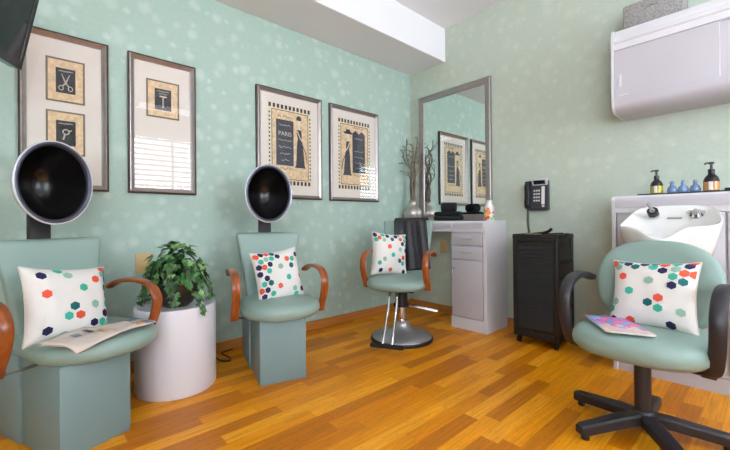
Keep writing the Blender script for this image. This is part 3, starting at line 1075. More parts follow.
back_panel(bm, [.42, .52, .62, .72, .82, .905], [.165, .168, .176, .188, .20, .206], [-.165, -.182, -.197, -.211, -.223, -.232], dip=.006)
link('backrest', bm, 'vinyl', st, angle=50)
for s in (-1, 1):
    link('armrest', wood_arm(s, .232, .055, -.04), 'arm_wood', st)
    bm = bmesh.new()
    tube(bm, [(.09, s * .16, .402), (.12, s * .20, .41), (.135, s * .228, .412)], .008, 8)
    link('arm_rod', bm, 'chrome', st)
bm = bmesh.new()
for s in (-1, 1):
    tube(bm, catmull([(.13, s * .028, .41), (.20, s * .028, .385), (.255, s * .030, .25), (.365, s * .034, .062)], 5), .009, 9)
link('footrest_bars', bm, 'chrome', st)
bm = bmesh.new()
sweep(bm, [(.372, -.115, .058), (.372, .115, .058)], round_sec(.034, .028), lateral=(1, 0, 0))
link('footrest_pad', bm, 'black_soft', st)
pillow('cushion', 'hexagon print cushion on the styling chair beside the dark cape', at(CS, AS, (-.035, -.105, .640)), AS + 42, 11, -6, HEX_D, a=.150, b=.168)
# cape draped over the backrest
cp = thing('salon_cape', 'dark charcoal cape draped over the styling chair backrest', 'cape', CS, AS)
def backx(z):
    return -.165 - (z - .42) * .138
path = [(backx(.49) + .052, .50), (backx(.56) + .05, .58), (backx(.66) + .048, .68), (backx(.76) + .046, .78), (backx(.86) + .046, .87), (backx(.905) + .036, .912), (backx(.905), .921), (backx(.905) - .04, .905), (backx(.84) - .052, .83), (backx(.76) - .056, .75)]
path = [Vector((p[0], 0, p[1])) for p in path]
path = catmull(path, 4)
bm = bmesh.new()
g = []
NW = 26
for i, p in enumerate(path):
    row = []
    k = i / (len(path) - 1)
    for j in range(NW + 1):
        v = j / NW
        y = -.105 + .265 * v
        if k < .5:
            y += (.02 + .025 * v) * (.5 - k) * 2
        fold = .006 * math.sin(v * 17 + 2 * k) + .004 * math.sin(v * 31 + 5 * k)
        amp = min(1, abs(k - .55) * 3 + .15)
        dz = (.045 * (v - .3)) * max(0, .35 - k) * 2.4
        row.append(bm.verts.new((p.x + .22 * y * y + (fold * amp + .004) * (1 if k < .55 else -1), y, p.z + dz)))
    g.append(row)
for i in range(len(g) - 1):
    for j in range(NW):
        bm.faces.new((g[i][j], g[i + 1][j], g[i + 1][j + 1], g[i][j + 1]))
thicken(link('cloth', bm, 'cape', cp, angle=80), .004)

# ------------------------------------------------------------------ styling station
vn = thing('styling_station', 'white styling station with drawers and door below the mirror', 'cabinet', (0, 0, 0))
CT = .895
def profile_x(bm, prof, x0, x1, mi=0):
    """extrude a (y,z) outline along x"""
    poly_plate(bm, prof, x0, x1, mi)
    return bm
arc = [(-.35 + .03 - .03 * math.cos(a), CT - .03 + .03 * math.sin(a)) for a in [PI / 2 * i / 6 for i in range(7)]]
bm = bmesh.new()
profile_x(bm, [(-.004, .805), (-.35, .805)] + arc + [(-.004, CT)], .02, 1.062)
link('worktop', bm, 'white_lam', vn, angle=30)
bm = bmesh.new()
for x0, x1 in ((.06, .742), (.758, 1.04)):
    arc2 = [(-.356 + .028 - .028 * math.cos(a), CT - .037 + .028 * math.sin(a)) for a in [PI / 2 * i / 6 for i in range(6)]]
    profile_x(bm, [(-.34, .833), (-.356, .833)] + arc2 + [(-.33, .87)], x0, x1)
link('apron_panels', bm, 'grey_lam', vn, angle=30)
bm = bmesh.new()
box(bm, (1.042, -.352, .0), (1.07, -.016, .87), .003)
box(bm, (.738, -.33, .0), (.755, -.016, .804))
box(bm, (.755, -.33, .09), (1.042, -.016, .804))
box(bm, (.738, -.352, .0), (1.042, -.30, .095), .003)
link('pedestal', bm, 'white_lam', vn, smooth=False)
for z0, z1 in ((.695, .795), (.578, .685)):
    d = link('drawer', bx((.748, -.354, z0), (1.036, -.325, z1), .004), 'grey_lam', vn)
    bm = bmesh.new()
    zc = (z0 + z1) / 2 + .005
    tube(bm, catmull([(.845, -.352, zc), (.848, -.376, zc), (.892, -.380, zc), (.936, -.376, zc), (.939, -.352, zc)], 4), .0045, 7)
    link('handle', bm, 'steel', d)
d = link('door', bx((.748, -.354, .102), (1.036, -.325, .568), .004), 'grey_lam', vn)
bm = bmesh.new()
zc = .45
tube(bm, catmull([(.772, -.352, .405), (.772, -.376, .41), (.772, -.380, .45), (.772, -.376, .49), (.772, -.352, .495)], 4), .0045, 7)
link('handle', bm, 'steel', d)

mr = thing('wall_mirror', 'tall mirror in wide silver frame above the styling station', 'mirror', (.535, -.002, .8965), -90)
bm = bmesh.new()
mw, mh = .80, 1.262
rect_frame(bm, mw, mh, [(0, 0), (0, .03), (.005, .034), (.048, .022), (.054, .020), (.058, .012), (.058, 0)])
link('frame', bm, 'silver', mr, smooth=False)
link('glass', bx((.003, -mw / 2 + .05, .05), (.012, mw / 2 - .05, mh - .05)), 'mirror', mr, smooth=False)

# vase with curly branches
VX, VY = .135, -.135
bm = bmesh.new()
lathe(bm, [(.03, 0), (.056, .008), (.078, .04), (.085, .075), (.076, .115), (.052, .145), (.034, .165), (.032, .185), (.038, .205), (.034, .205), (.027, .185), (.027, .165)], 40)
o = link('silver_vase', bm, 'vase', None, angle=60)
o.location = (VX, VY, CT)
o.scale = (1.1, 1.1, 1.0)
tag(o, 'round hammered silver vase holding branches at the station corner', 'vase')
for k, (ox, oy, hh, wv, tip) in enumerate(((-.012, .004, .80, .024, -.06), (.008, .010, .80, .030, .05), (.0, -.012, .74, .026, .02), (.013, -.006, .66, .034, .09), (-.006, .012, .72, .036, -.08), (.004, .0, .60, .03, .0))):
    rnd = random.Random(40 + k)
    pts, rad = [], []
    n = 11
    for i in range(n + 1):
        q = i / n
        wob = wv * math.sin(q * 13 + k * 1.7) * min(1, max(0, q - .12) * 2.2)
        wob2 = wv * .7 * math.cos(q * 14 + k * 2.3) * min(1, max(0, q - .12) * 2)
        sp = max(0, q - .3)
        pts.append((ox + wob + tip * sp * 1.1, oy + wob2 + tip * sp * .5 - .02 * sp, .03 + hh * q))
    path = catmull(pts, 5)
    rad = [1.0 - .72 * i / (len(path) - 1) for i in range(len(path))]
    bm = bmesh.new()
    tube(bm, path, .0150 if k < 3 else .010, 8, rad)
    for s in range(5):
        i = int(len(path) * (.66 + .06 * s))
        b0 = path[min(i, len(path) - 1)]
        d = Vector((rnd.uniform(-1, 1), rnd.uniform(-1, 1), rnd.uniform(.4, 1.2))).normalized()
        tw = [b0, b0 + d * .035 + Vector((.012, 0, 0)), b0 + d * .075 - Vector((.006, .006, 0)), b0 + d * .095 + Vector((rnd.uniform(-.02, .02), 0, -.012))]
        tube(bm, catmull(tw, 4), .0036, 5)
    o = link('curly_branch', bm, 'branch', None, angle=80)
    o.location = (VX, VY, CT + .01)
    tag(o, 'dried curly branch standing in the silver vase', 'branch', 'curly branches in the silver vase')

# black towels
def towel_roll(bm, cx, cy, cz, L, r, ang):
    d = Vector((math.cos(ang), math.sin(ang), 0))
    rings = []
    pd = Vector((-d.y, d.x, 0))
    n = 22
    for s, k in ((-1, .55), (-.985, .85), (-.94, 1), (-.4, 1.02), (.2, .99), (.94, 1), (.985, .85), (1, .55)):
        c = Vector((cx, cy, cz)) + d * s * L / 2
        rings.append([c + pd * math.cos(2 * PI * i / n) * r * k + Vector((0, 0, 1)) * math.sin(2 * PI * i / n) * r * k * .95 for i in range(n)])
    loft(bm, rings)
    # overlapping end flap
    e0 = Vector((cx, cy, cz))
    pts = []
    return bm
bm = bmesh.new()
for z, w_, k in ((.024, .125, 1.0), (.062, .118, .97)):
    sec = [(q[0], q[1]) for q in superell(w_ / 2, .024 if z < .03 else .022, 20, 2.7)]
    sweep(bm, [(-.125 * k, 0, z), (-.121 * k, 0, z), (-.10 * k, 0, z + .001), (0, 0, z), (.10 * k, 0, z + .001), (.121 * k, 0, z), (.125 * k, 0, z)], sec, lateral=(0, 1, 0), radii=[.6, .88, 1, 1.02, 1, .88, .6])
o = link('folded_towel', bm, 'towel', None)
o.location = (.612, -.20, CT + .001)
o.rotation_euler = (0, 0, R(14))
tag(o, 'black folded towel on the styling station worktop under the roll', 'towel')
bm = bmesh.new()
towel_roll(bm, 0, 0, .043, .135, .045, R(25))
spiral = []
for i in range(26):
    a = i * .55
    rr = .043 - .0014 * i
    d = Vector((math.cos(R(25)), math.sin(R(25)), 0))
    pd = Vector((-d.y, d.x, 0))
    spiral.append(Vector((0, 0, .046)) - d * .0655 + pd * rr * math.cos(a) + Vector((0, 0, rr * .95 * math.sin(a))))
tube(bm, spiral, .003, 5)
o = link('rolled_towel', bm, 'towel', None)
o.location = (.625, -.21, CT + .079)
tag(o, 'black rolled towel resting on top of the folded towel', 'towel')
o = link('counter_mat', bx((-.12, -.06, 0), (.12, .06, .004), .0015), 'phone', None)
o.location = (.865, -.20, CT + .001)
tag(o, 'thin dark mat lying between the towels and floral bottle', 'mat')
# floral bottle
fb = thing('floral_bottle', 'floral patterned bottle standing at the right end of the station', 'bottle', (1.008, -.19, CT + .001))
bm = bmesh.new()
lathe(bm, [(.036, 0), (.040, .006), (.040, .11), (.036, .122), (.026, .130), (.024, .165), (.026, .168)], 28)
link('bottle_body', bm, 'label_w', fb, angle=50)
bm = bmesh.new()
lathe(bm, [(.0275, .140), (.0275, .205), (.024, .208)], 24)
link('cap', bm, 'clear', fb, angle=50)
bm = bmesh.new()
rnd = random.Random(5)
cols = []
for k in range(40):
    a = rnd.uniform(0, 2 * PI)
    z = .012 + .098 * rnd.random()
    mi = rnd.choice((0, 0, 1, 2, 3))
    r = rnd.uniform(.011, .019)
    c = bm.verts.new((.0412 * math.cos(a), .0412 * math.sin(a), z))
    rg = []
    for i in range(8):
        da = r / .04 * math.cos(2 * PI * i / 8)
        rg.append(bm.verts.new((.0410 * math.cos(a + da), .0410 * math.sin(a + da), z + r * math.sin(2 * PI * i / 8))))
    for i in range(8):
        bm.faces.new((rg[i], rg[(i + 1) % 8], c)).material_index = mi
link('flower_print', bm, ['bottle_floral', 'yellow', 'hex_t', 'hex_o'], fb)

# ------------------------------------------------------------------ wall phone
ph = thing('wall_phone', 'dark desk style wall phone mounted above the black trolley', 'phone', (1.335, 0, .972))
bm = bmesh.new()
poly_plate(bm, [(-.002, .0), (-.045, .0), (-.060, .02), (-.048, .235), (-.002, .235)], -.075, .082)
bmesh.ops.bevel(bm, geom=bm.edges[:], offset=.005, segments=2, affect='EDGES')
link('body', bm, 'phone', ph)
bm = bmesh.new()
pts = [(-.062, -.058, .03), (-.062, -.082, .045), (-.062, -.074, .12), (-.062, -.078, .195), (-.062, -.056, .215)]
sweep(bm, catmull(pts, 5), round_sec(.038, .026), lateral=(1, 0, 0), radii=None)
box(bm, (-.082, -.078, .188), (-.042, -.048, .232), .008)
box(bm, (-.082, -.082, .014), (-.042, -.052, .058), .008)
link('handset', bm, 'black', ph)
bm = bmesh.new()
poly_plate(bm, [(-.048, .195), (-.054, .197), (-.078, .238), (-.046, .252)], -.028, .084)
dsp = link('display_housing', bm, 'phone_grey', ph, smooth=False)
bm = bmesh.new()
vs_ = [bm.verts.new(c) for c in ((-.016, -.0585, .203), (.072, -.0585, .203), (.072, -.0755, .232), (-.016, -.0755, .232))]
bm.faces.new(vs_)
link('display', bm, 'screen', dsp, smooth=False)
bm = bmesh.new()
for r in range(4):
    for c in range(3):
        x, z = -.022 + c * .018, .070 + r * .026
        y = -.0575 + (z - .02) * .0558
        box(bm, (x, y - .005, z), (x + .013, y + .004, z + .013), .0015, 1)
link('keypad', bm, 'phone_grey', ph)
bm = bmesh.new()
poly_plate(bm, [(-.0540, .048), (-.0605, .048), (-.0535, .186), (-.047, .186)], .040, .064)
link('name_strip', bm, 'label_w', ph, smooth=False)
bm = bmesh.new()
tube(bm, [(.054, -.05, .035), (.054, -.0635, .034)], .010, 12)
link('round_button', bm, 'phone_grey', ph)
bm = bmesh.new()
coil = []
for i in range(150):
    q = i / 149
    a = q * 2 * PI * 17
    x = -.068 - .012 * math.sin(q * PI) + .02 * q
    coil.append((x + .008 * math.cos(a), -.045 + .008 * math.sin(a), .016 - .26 * q))
tube(bm, coil, .0028, 5)
link('cord', bm, 'black', ph)

# ------------------------------------------------------------------ rolling trolley
tr = thing('salon_trolley', 'black louvred rolling trolley below the wall phone', 'trolley', (1.445, -.21, 0))
hw, hd = .158, .148
bm = bmesh.new()
box(bm, (-hw + .012, -hd + .012, .06), (hw - .012, hd - .004, .745), .006)
link('body', bm, 'cart', tr)
bm = bmesh.new()
box(bm, (-hw, -hd, .055), (-hw + .028, -hd + .028, .77), .006)
box(bm, (hw - .028, -hd, .055), (hw, -hd + .028, .77), .006)
box(bm, (-hw, hd - .028, .055), (-hw + .028, hd, .77), .006)
box(bm, (hw - .028, hd - .028, .055), (hw, hd, .77), .006)
for z0, z1 in ((.055, .10), (.735, .768)):
    box(bm, (-hw + .01, -hd + .004, z0), (hw - .01, hd - .004, z1), .006)
link('corner_frame', bm, 'cart', tr)
bm = bmesh.new()
n = 22
for k in range(n):
    z0 = .125 + k * (.585 / n)
    poly_plate(bm, [(-hd + .014, z0), (-hd - .001, z0 + .003), (-hd + .009, z0 + .024), (-hd + .014, z0 + .024)], -hw + .032, hw - .032)
link('louvred_front', bm, 'cart', tr, smooth=False)
for z in (.22, .33, .44, .55, .66):
    bm = bmesh.new()
    box(bm, (hw - .014, -hd + .034, z - .045), (hw - .002, hd - .034, z + .04), .003, 1)
    link('side_tray', bm, 'cart', tr)
bm = bmesh.new()
box(bm, (-hw - .003, -hd - .003, .766), (hw + .003, hd + .003, .782), .006)
for lo, hi in (((-hw, -hd, .78), (hw, -hd + .014, .796)), ((-hw, hd - .014, .78), (hw, hd, .796)), ((-hw, -hd, .78), (-hw + .014, hd, .796)), ((hw - .014, -hd, .78), (hw, hd, .796))):
    box(bm, lo, hi, .004)
link('top_tray', bm, 'cart', tr)
for sx in (-1, 1):
    for sy in (-1, 1):
        bm = bmesh.new()
        x, y = sx * (hw - .028), sy * (hd - .032)
        tube(bm, [(x, y, .058), (x, y, .030)], .008, 8)
        tube(bm, [(x - .010, y + .006, .024), (x + .010, y + .006, .024)], .024, 16)
        link('caster', bm, 'black', tr)
bm = bmesh.new()
box(bm, (-.055, -.02, 0), (.055, .02, .012), .004)
o = link('accessory_tray', bm, 'tan', None)
o.location = (1.385, -.235, .783)
o.rotation_euler = (0, 0, R(6))
tag(o, 'small beige tray on the left side of the black trolley top', 'tray')
bm = bmesh.new()
tube(bm, catmull([(-.06, .0, .014), (-.03, .0, .016), (.01, .0, .030), (.035, .0, .050)], 5), .011, 9, None)
tube(bm, [(-.055, .0, .014), (-.10, .03, .012)], .009, 8)
o = link('hair_clipper', bm, 'black', None)
o.location = (1.47, -.20, .783)
tag(o, 'small black hair tool lying on the trolley top', 'hair tool')
bm = bmesh.new()
tube(bm, catmull([(-.05, .03, .008), (.02, .05, .01), (.07, .02, .012), (.06, -.04, .008), (.0, -.05, .008), (-.03, -.01, .012), (.03, .03, .016)], 6), .006, 7)
o = link('coiled_lead', bm, 'black_soft', None)
o.location = (1.535, -.185, .783)
tag(o, 'coiled black lead on the right side of the trolley top', 'cord')

# ------------------------------------------------------------------ shampoo backbar cabinet
BBX0, BBX1, BBZ = 1.93, 3.4, 1.035
bb = thing('backbar_cabinet', 'long white backbar cabinet behind the office chair and wash bowl', 'cabinet', (0, 0, 0))
arc = [(-.40 + .03 - .03 * math.cos(a), BBZ - .03 + .03 * math.sin(a)) for a in [PI / 2 * i / 6 for i in range(7)]]
bm = bmesh.new()
profile_x(bm, [(-.004, .935), (-.40, .935)] + arc + [(-.004, BBZ)], BBX0, BBX1)
link('worktop', bm, 'white_lam', bb, angle=30)
bm = bmesh.new()
box(bm, (BBX0, -.40, 0), (BBX0 + .022, -.016, .936), .002, 1)
box(bm, (BBX1 - .022, -.40, 0), (BBX1, -.016, .936), .002, 1)
box(bm, (BBX0 + .022, -.375, .08), (BBX1 - .022, -.016, .936))
link('carcass', bm, 'white_lam', bb, smooth=False)
link('toe_kick', bx((BBX0 + .022, -.385, 0), (BBX1 - .022, -.05, .079)), 'grey_lam', bb, smooth=False)
bm = bmesh.new()
arc2 = [(-.407 + .028 - .028 * math.cos(a), BBZ - .036 + .028 * math.sin(a)) for a in [PI / 2 * i / 6 for i in range(6)]]
profile_x(bm, [(-.39, .965), (-.407, .965)] + arc2 + [(-.38, BBZ - .02)], BBX0 + .02, BBX1 - .02)
link('apron_panel', bm, 'grey_lam', bb, angle=30)
for x0, x1 in ((BBX0 + .026, 2.42), (2.43, 2.91), (2.92, BBX1 - .026)):
    link('front_panel', bx((x0, -.398, .10), (x1, -.374, .93), .003), 'grey_lam', bb)

# wash bowl: rim ring points (x, y, z), then walls
wb = thing('wash_bowl', 'white ceramic shampoo bowl with neck dip behind the office chair', 'wash bowl', (2.225, -.40, 0))
wb.scale = (1.0, .95, 1.0)
rim = [(-.125, -.030, .962), (-.04, -.024, .968), (.05, -.024, .968), (.130, -.030, .962), (.172, -.085, .944), (.196, -.17, .912), (.204, -.25, .882), (.185, -.32, .864), (.135, -.375, .856), (.090, -.40, .850),
       (.052, -.43, .820), (.02, -.445, .802), (-.025, -.440, .806), (-.065, -.42, .828), (-.105, -.39, .846), (-.15, -.345, .856), (-.197, -.268, .861), (-.190, -.18, .893), (-.172, -.11, .930), (-.152, -.06, .952)]
n0 = len(rim)
def cclosed(pts, n=4):
    pts = [Vector(p) for p in pts]
    out = []
    m = len(pts)
    for i in range(m):
        a, b, c, d = pts[i - 1], pts[i], pts[(i + 1) % m], pts[(i + 2) % m]
        for k in range(n):
            t = k / n
            out.append(0.5 * ((2 * b) + (c - a) * t + (2 * a - 5 * b + 4 * c - d) * t * t + (3 * b - a - 3 * c + d) * t ** 3))
    return out
rim = cclosed(rim, 3)
cen = Vector((0, -.235, 0))
def plane(y):
    return .970 + .385 * (y + .024)
def ringat(s_, off, follow, cy=0.0):
    out = []
    for p in rim:
        y = cen.y + (p.y - cen.y) * s_ + cy
        pl = plane(y)
        out.append(Vector((p.x * s_, y, pl + (p.z - plane(p.y)) * follow - off)))
    return out
rings = [ringat(.28, .265, 0, .05), ringat(.50, .255, 0, .045), ringat(.68, .225, .1, .035), ringat(.82, .17, .2, .02), ringat(.92, .095, .5, .008),
         ringat(.975, .040, .9), ringat(.995, .018, 1), ringat(1.0, .008, 1), ringat(.995, 0, 1), ringat(.975, -.003, 1), ringat(.95, .002, 1),
         ringat(.90, .014, .9), ringat(.80, .028, .6), ringat(.62, .045, .3), ringat(.40, .058, .1), ringat(.18, .066, 0), ringat(.05, .068, 0)]
bm = bmesh.new()
loft(bm, rings)
link('basin', bm, 'ceramic', wb, angle=80)
nd = Vector((0, -.86, .51))
bm = bmesh.new()
b0 = Vector((-.076, -.088, .915))
tube(bm, [b0, b0 + nd * .022], .026, 18)
tube(bm, [b0 + nd * .055, b0 + Vector((-.02, .0, .042)) + nd * .05], .008, 8)
tap = link('tap', bm, 'chrome', wb)
bm = bmesh.new()
tube(bm, [b0 + nd * .02, b0 + nd * .05], .025, 20)
link('tap_knob', bm, 'black', tap)
bm = bmesh.new()
tube(bm, [b0 + nd * .048, b0 + nd * .054], .012, 14)
link('tap_cap', bm, 'chrome', tap)
bm = bmesh.new()
b1 = Vector((.098, -.088, .915))
tube(bm, [b1, b1 + nd * .014], .028, 18)
tube(bm, catmull([b1 + nd * .01, b1 + nd * .04, b1 + nd * .05 + Vector((0, -.02, -.012))], 4), .013, 12)
tube(bm, [b1 + nd * .02 + Vector((-.024, 0, 0)), b1 + nd * .034 + Vector((-.026, 0, 0))], .009, 10)
tube(bm, [b1 + nd * .02 + Vector((.024, 0, 0)), b1 + nd * .034 + Vector((.026, 0, 0))], .009, 10)
link('spray_mount', bm, 'chrome', wb)
bm = bmesh.new()
b2 = Vector((.012, -.10, .900))
tube(bm, [b2 + Vector((-.03, 0, 0)) + nd * .002, b2 + Vector((.03, 0, 0)) + nd * .002], .005, 8)
link('overflow_slot', bm, 'steel', wb)
bm = bmesh.new()
box(bm, (-.09, -.16, .60), (.09, -.0005, .70), .01)
link('bowl_bracket', bm, 'black_soft', wb)

# tray and bottles on the backbar
o = link('bottle_tray', bx((2.03, -.27, BBZ + .001), (2.62, -.13, BBZ + .013), .004), 'black_soft', None)
tag(o, 'long black tray on the backbar holding the bottles', 'tray')
TZ = BBZ + .0135
def pump_bottle(x, s, liquid, label):
    t = thing('pump_bottle', label, 'bottle', (x, -.20, TZ), group='pump bottles on the tray')
    t.scale = (s, s, s)
    bm = bmesh.new()
    lathe(bm, [(.026, 0), (.031, .004), (.031, .048), (.030, .050)], 28)
    b = link('bottle_body', bm, liquid, t, angle=50)
    bm = bmesh.new()
    lathe(bm, [(.0312, .046), (.0312, .052), (.026, .068), (.016, .080), (.012, .085), (.012, .092)], 28)
    link('shoulder', bm, 'black', t, angle=50)
    bm = bmesh.new()
    lathe(bm, [(.0135, .088), (.0135, .108), (.006, .110), (.005, .132), (.011, .134), (.011, .142), (.007, .145)], 20)
    tube(bm, catmull([(0, 0, .139), (-.016, -.004, .140), (-.026, -.006, .134)], 4), .004, 7)
    link('pump', bm, 'black', t, angle=50)
    bm = bmesh.new()
    a0 = -PI / 2 - .25
    rows = [[(.0315 * math.cos(a0 + .05 * i * 1.2), .0315 * math.sin(a0 + .05 * i * 1.2), z) for i in range(9)] for z in (.006, .046)]
    g = [[bm.verts.new(p) for p in r] for r in rows]
    for i in range(8):
        bm.faces.new((g[0][i], g[0][i + 1], g[1][i + 1], g[1][i]))
    link('label', bm, 'label_w', t)
pump_bottle(2.113, 1.0, 'gold_green', 'pump bottle with yellow green base at left end of black tray')
pump_bottle(2.355, 1.12, 'amber', 'pump bottle with amber base, right of the blue bottles')
for x, lb in ((2.185, 'small blue bottle nearest the yellow green pump bottle'), (2.235, 'middle small blue bottle on the black tray'), (2.287, 'small blue bottle nearest the amber pump bottle')):
    t = thing('blue_bottle', lb, 'bottle', (x, -.20, TZ), group='small blue bottles on the tray')
    bm = bmesh.new()
    lathe(bm, [(.019, 0), (.024, .006), (.025, .018), (.020, .034), (.010, .044), (.008, .050)], 24)
    link('bottle_body', bm, 'blue_glass', t, angle=60)
    bm = bmesh.new()
    lathe(bm, [(.0095, .048), (.011, .054), (.0095, .064), (.005, .070)], 16)
    link('stopper', bm, 'blue_glass', t, angle=60)
t = thing('remote_box', 'small dark box at the right end of the black tray', 'box', (2.43, -.20, TZ))
link('case', bx((-.022, -.03, 0), (.05, .03, .014), .003), 'black', t)

# ------------------------------------------------------------------ upper wall cabinet
UX0, UX1 = 1.905, 3.3
uc = thing('wall_cabinet', 'white wall cabinet with sliding doors and rounded bottom edge', 'cabinet', (0, 0, 0))
Y0 = -.275
out_ = [(-.004, 1.562), (-.19, 1.562)]
for i in range(8):
    a = PI / 2 * i / 7
    out_.append((-.19 - .085 * math.sin(a), 1.562 + .055 * (1 - math.cos(a))))
bm = bmesh.new()
low = out_ + [(Y0, 1.655), (-.004, 1.655)]
profile_x(bm, low, UX0 + .014, UX1 - .014)
link('rounded_base', bm, 'grey_lam', uc, angle=40)
bm = bmesh.new()
hi = [(-.004, 1.955), (Y0, 1.955), (Y0, 1.992), (Y0 - .010, 2.0), (Y0 - .010, 2.016), (Y0 + .004, 2.026), (Y0 + .004, 2.045), (Y0 + .02, 2.078), (-.004, 2.078)]
profile_x(bm, hi, UX0 + .014, UX1 - .014)
link('top_fascia', bm, 'white_lam', uc, angle=20)
bm = bmesh.new()
side = out_ + [(Y0 - .006, 1.655), (Y0 - .006, 2.04), (Y0 + .012, 2.082), (-.004, 2.082)]
profile_x(bm, side, UX0, UX0 + .014)
profile_x(bm, side, UX1 - .014, UX1)
link('end_panels', bm, 'white_lam', uc, angle=30)
link('inner_box', bx((UX0 + .014, -.235, 1.655), (UX1 - .014, -.004, 1.955)), 'white_lam', uc, smooth=False)
for x0, x1, y in ((UX0 + .016, 2.40, -.268), (2.38, UX1 - .016, -.25)):
    d = link('sliding_door', bx((x0, y, 1.656), (x1, y + .014, 1.954), .002, 1), 'grey_lam', uc)
    hx = x0 + .022 if y < -.26 else x1 - .03
    bm = bmesh.new()
    box(bm, (hx, y - .003, 1.722), (hx + .014, y + .001, 1.80), .0015, 1)
    link('finger_pull', bm, 'white_lam', d)
bm = bmesh.new()
tube(bm, catmull([(1.944, -.2705, 1.664), (1.952, -.2705, 1.672), (1.960, -.2705, 1.664), (1.968, -.2705, 1.668), (1.978, -.2705, 1.670), (1.986, -.2705, 1.665), (1.994, -.2705, 1.671)], 4), .0022, 5)
link('maker_mark', bm, 'label_w', uc)
bm = bmesh.new()
box(bm, (-.15, -.075, 0), (.15, .075, .165), .012, 3)
o = link('felt_box', bm, 'grey_felt', None)
o.location = (2.10, -.125, 2.083)
tag(o, 'speckled grey felt box on top of the wall cabinet', 'box')
# handle slot rim as child part
bm = bmesh.new()
tube(bm, catmull([(-.03, -.077, .11), (0, -.080, .116), (.03, -.077, .11)], 4), .004, 6)
link('handle', bm, 'grey_felt', o)

# ------------------------------------------------------------------ office chair
CO, AO = (2.212, -1.095, 0), -94
oc = thing('office_chair', 'green swivel office chair with black arms before the wash bowl', 'chair', CO, AO)
bm = bmesh.new()
ring = []
n = 48
OS = .448
def disc_pad(bm, ax, ay, cx, cz, th, e, crown, top=True):
    base = superell(1, 1, n, e)
    rings = []
    for s, z in ((.80, -1), (.92, -.92), (.985, -.55), (1.0, -.1), (.985, .35), (.94, .72), (.86, .93), (.7, 1.05), (.4, 1.05 + crown * .7), (.1, 1.05 + crown)):
        rings.append([(cx + ax * px * s, ay * py * s, cz + z * th / 2) for px, py in base])
    loft(bm, rings)
disc_pad(bm, .250, .240, .0, OS - .052, .095, 2.7, .1)
link('seat', bm, 'vinyl', oc, angle=80)
# oval backrest
bm = bmesh.new()
rows = []
bw, bh, zc = .235, .20, .598
base = superell(1, 1, n, 2.5)
for s, x in ((.05, .028), (.5, .03), (.78, .030), (.92, .020), (.985, .006), (1.0, -.008), (.985, -.022), (.9, -.034), (.6, -.038), (.05, -.038)):
    ring = []
    for py, pz in base:
        y, z = py * bw * s, pz * bh * s
        ring.append((x + -.215 + .55 * y * y - .12 * z, y, zc + z))
    rows.append(ring)
loft(bm, rows)
link('backrest', bm, 'vinyl', oc, angle=80)
bm = bmesh.new()
sweep(bm, catmull([(-.02, 0, .325), (-.16, 0, .33), (-.265, 0, .38), (-.262, 0, .50), (-.255, 0, .58)], 5), round_sec(.06, .014), lateral=(0, 1, 0))
link('back_spine', bm, 'office_black', oc)
for s in (-1, 1):
    bm = bmesh.new()
    y_ = .262 if s < 0 else .250
    pts = [(-.15, s * (y_ - .012), .612), (-.08, s * y_, .632), (.0, s * y_, .632), (.07, s * y_, .607), (.11, s * y_, .55), (.115, s * y_, .48), (.10, s * (y_ - .006), .405), (.075, s * (y_ - .022), .345), (.04, s * .17, .328)]
    sweep(bm, catmull(pts, 5), round_sec(.050, .030), lateral=(-.15, 1, 0))
    link('armrest', bm, 'office_black', oc)
bm = bmesh.new()
lathe(bm, [(.030, .06), (.030, .34)], 22)
lathe(bm, [(.045, .05), (.045, .085), (.034, .10)], 22)
link('column', bm, 'office_black', oc, angle=50)
bm = bmesh.new()
box(bm, (-.10, -.09, .318), (.10, .09, .340), .006)
tube(bm, [(.02, .08, .322), (.02, .20, .318)], .006, 8)
box(bm, (.0, .19, .306), (.04, .235, .330), .004)
link('seat_plate', bm, 'office_black', oc)
for k, a in enumerate((20, 92, 164, 236, 308)):
    a = a - AO - 0
    # tapered radial leg, square-ended
    bm = bmesh.new()
    d = Vector((math.cos(R(a)), math.sin(R(a)), 0))
    e_ = Vector((-d.y, d.x, 0))
    rings = []
    for q, hw_, zt, zb in ((.02, .030, .092, .050), (.10, .030, .086, .045), (.22, .026, .070, .030), (.285, .024, .062, .022), (.295, .020, .058, .024)):
        c = d * q
        rings.append([c + e_ * -hw_ + Vector((0, 0, zb)), c + e_ * hw_ + Vector((0, 0, zb)), c + e_ * hw_ + Vector((0, 0, zt - .008)), c + e_ * (hw_ - .008) + Vector((0, 0, zt)), c + e_ * -(hw_ - .008) + Vector((0, 0, zt)), c + e_ * -hw_ + Vector((0, 0, zt - .008))])
    loft(bm, rings)
    lg = link('base_leg', bm, 'office_black', oc, angle=40)
    bm = bmesh.new()
    c = d * .268
    tube(bm, [c + Vector((0, 0, 0)), c + Vector((0, 0, .024))], .016, 14)
    link('glide', bm, 'black', lg)
pillow('cushion', 'hexagon print cushion on the office chair behind the magazine', at(CO, AO, (-.085, .015, .570)), AO - 4, 20, 3, HEX_A, a=.158, b=.150)
mg = thing('magazine', 'glossy pink and blue magazine on the office chair seat', 'magazine', at(CO, AO, (0, 0, OS + .001)), AO)
bm = bmesh.new()
Zm = .006
sheet_grid(bm, (.04, -.205, Zm), (.235, -.055, Zm), (.165, .09, Zm), (-.02, -.06, Zm), 6, 6, .001)
thicken(link('pages', bm, 'label_w', mg), .006)
bm = bmesh.new()
A_, B_, C_, D_ = [Vector(p) for p in ((.04, -.205, Zm + .008), (.235, -.055, Zm + .008), (.165, .09, Zm + .008), (-.02, -.06, Zm + .008))]
rnd = random.Random(3)
def q4(u, v):
    return A_ * (1 - u) * (1 - v) + B_ * u * (1 - v) + C_ * u * v + D_ * (1 - u) * v
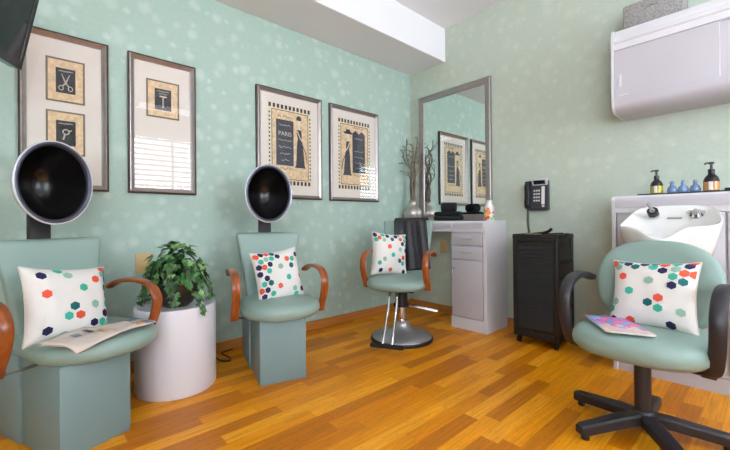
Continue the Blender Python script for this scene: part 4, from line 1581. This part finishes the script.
for i in range(9):
    for j in range(7):
        pts = [q4(i / 9, j / 7), q4((i + 1) / 9, j / 7), q4((i + 1) / 9, (j + 1) / 7), q4(i / 9, (j + 1) / 7)]
        f = bm.faces.new([bm.verts.new(p) for p in pts])
        u = i / 9
        f.material_index = rnd.choice((0, 0, 1)) if u < .45 else rnd.choice((2, 2, 0, 2, 1)) if u < .7 else 2
thicken(link('cover', bm, ['mag_pink', 'mag_blue', 'mag_skin'], mg, smooth=False), .001)

# ------------------------------------------------------------------ television in the left corner of view
tv = thing('television', 'black flat television on a wall arm at the upper left', 'television', (.40, -3.031, 1.57))
ta, tt = R(62), R(12)
nrm = Vector((math.cos(ta) * math.cos(tt), math.sin(ta) * math.cos(tt), -math.sin(tt)))
wd = Vector((-math.sin(ta), math.cos(ta), 0))
up = nrm.cross(wd)
tv.rotation_euler = Matrix((nrm, wd, up)).transposed().to_euler()
TW, TH = .66, .40
bm = bmesh.new()
box(bm, (-.045, -TW, 0), (-.004, 0, TH), .006)
link('housing', bm, 'bezel', tv)
bm = bmesh.new()
for lo, hi in (((-.004, -TW, 0), (.002, 0, .035)), ((-.004, -TW, TH - .022), (.002, 0, TH)), ((-.004, -TW, .035), (.002, -TW + .022, TH - .022)), ((-.004, -.022, .035), (.002, 0, TH - .022))):
    box(bm, lo, hi, .0015, 1)
link('bezel', bm, 'bezel', tv)
link('screen', bx((-.005, -TW + .02, .033), (-.001, -.02, TH - .02)), 'screen', tv, smooth=False)
bm = bmesh.new()
inv = tv.rotation_euler.to_matrix().inverted()
def tl(p):
    return inv @ (Vector(p) - Vector((.40, -3.031, 1.57)))
pa = Vector((-.045, -TW * .5, TH * .5))
tube(bm, [pa, pa + Vector((-.06, 0, 0)), tl((.02, -3.55, 1.76))], .018, 10)
box(bm, (-.062, -TW * .5 - .1, TH * .5 - .1), (-.044, -TW * .5 + .1, TH * .5 + .1), .003)
q = tl((.001, -3.55, 1.76))
tube(bm, [q, tl((.022, -3.55, 1.76))], .05, 14)
link('wall_arm', bm, 'black_soft', tv)
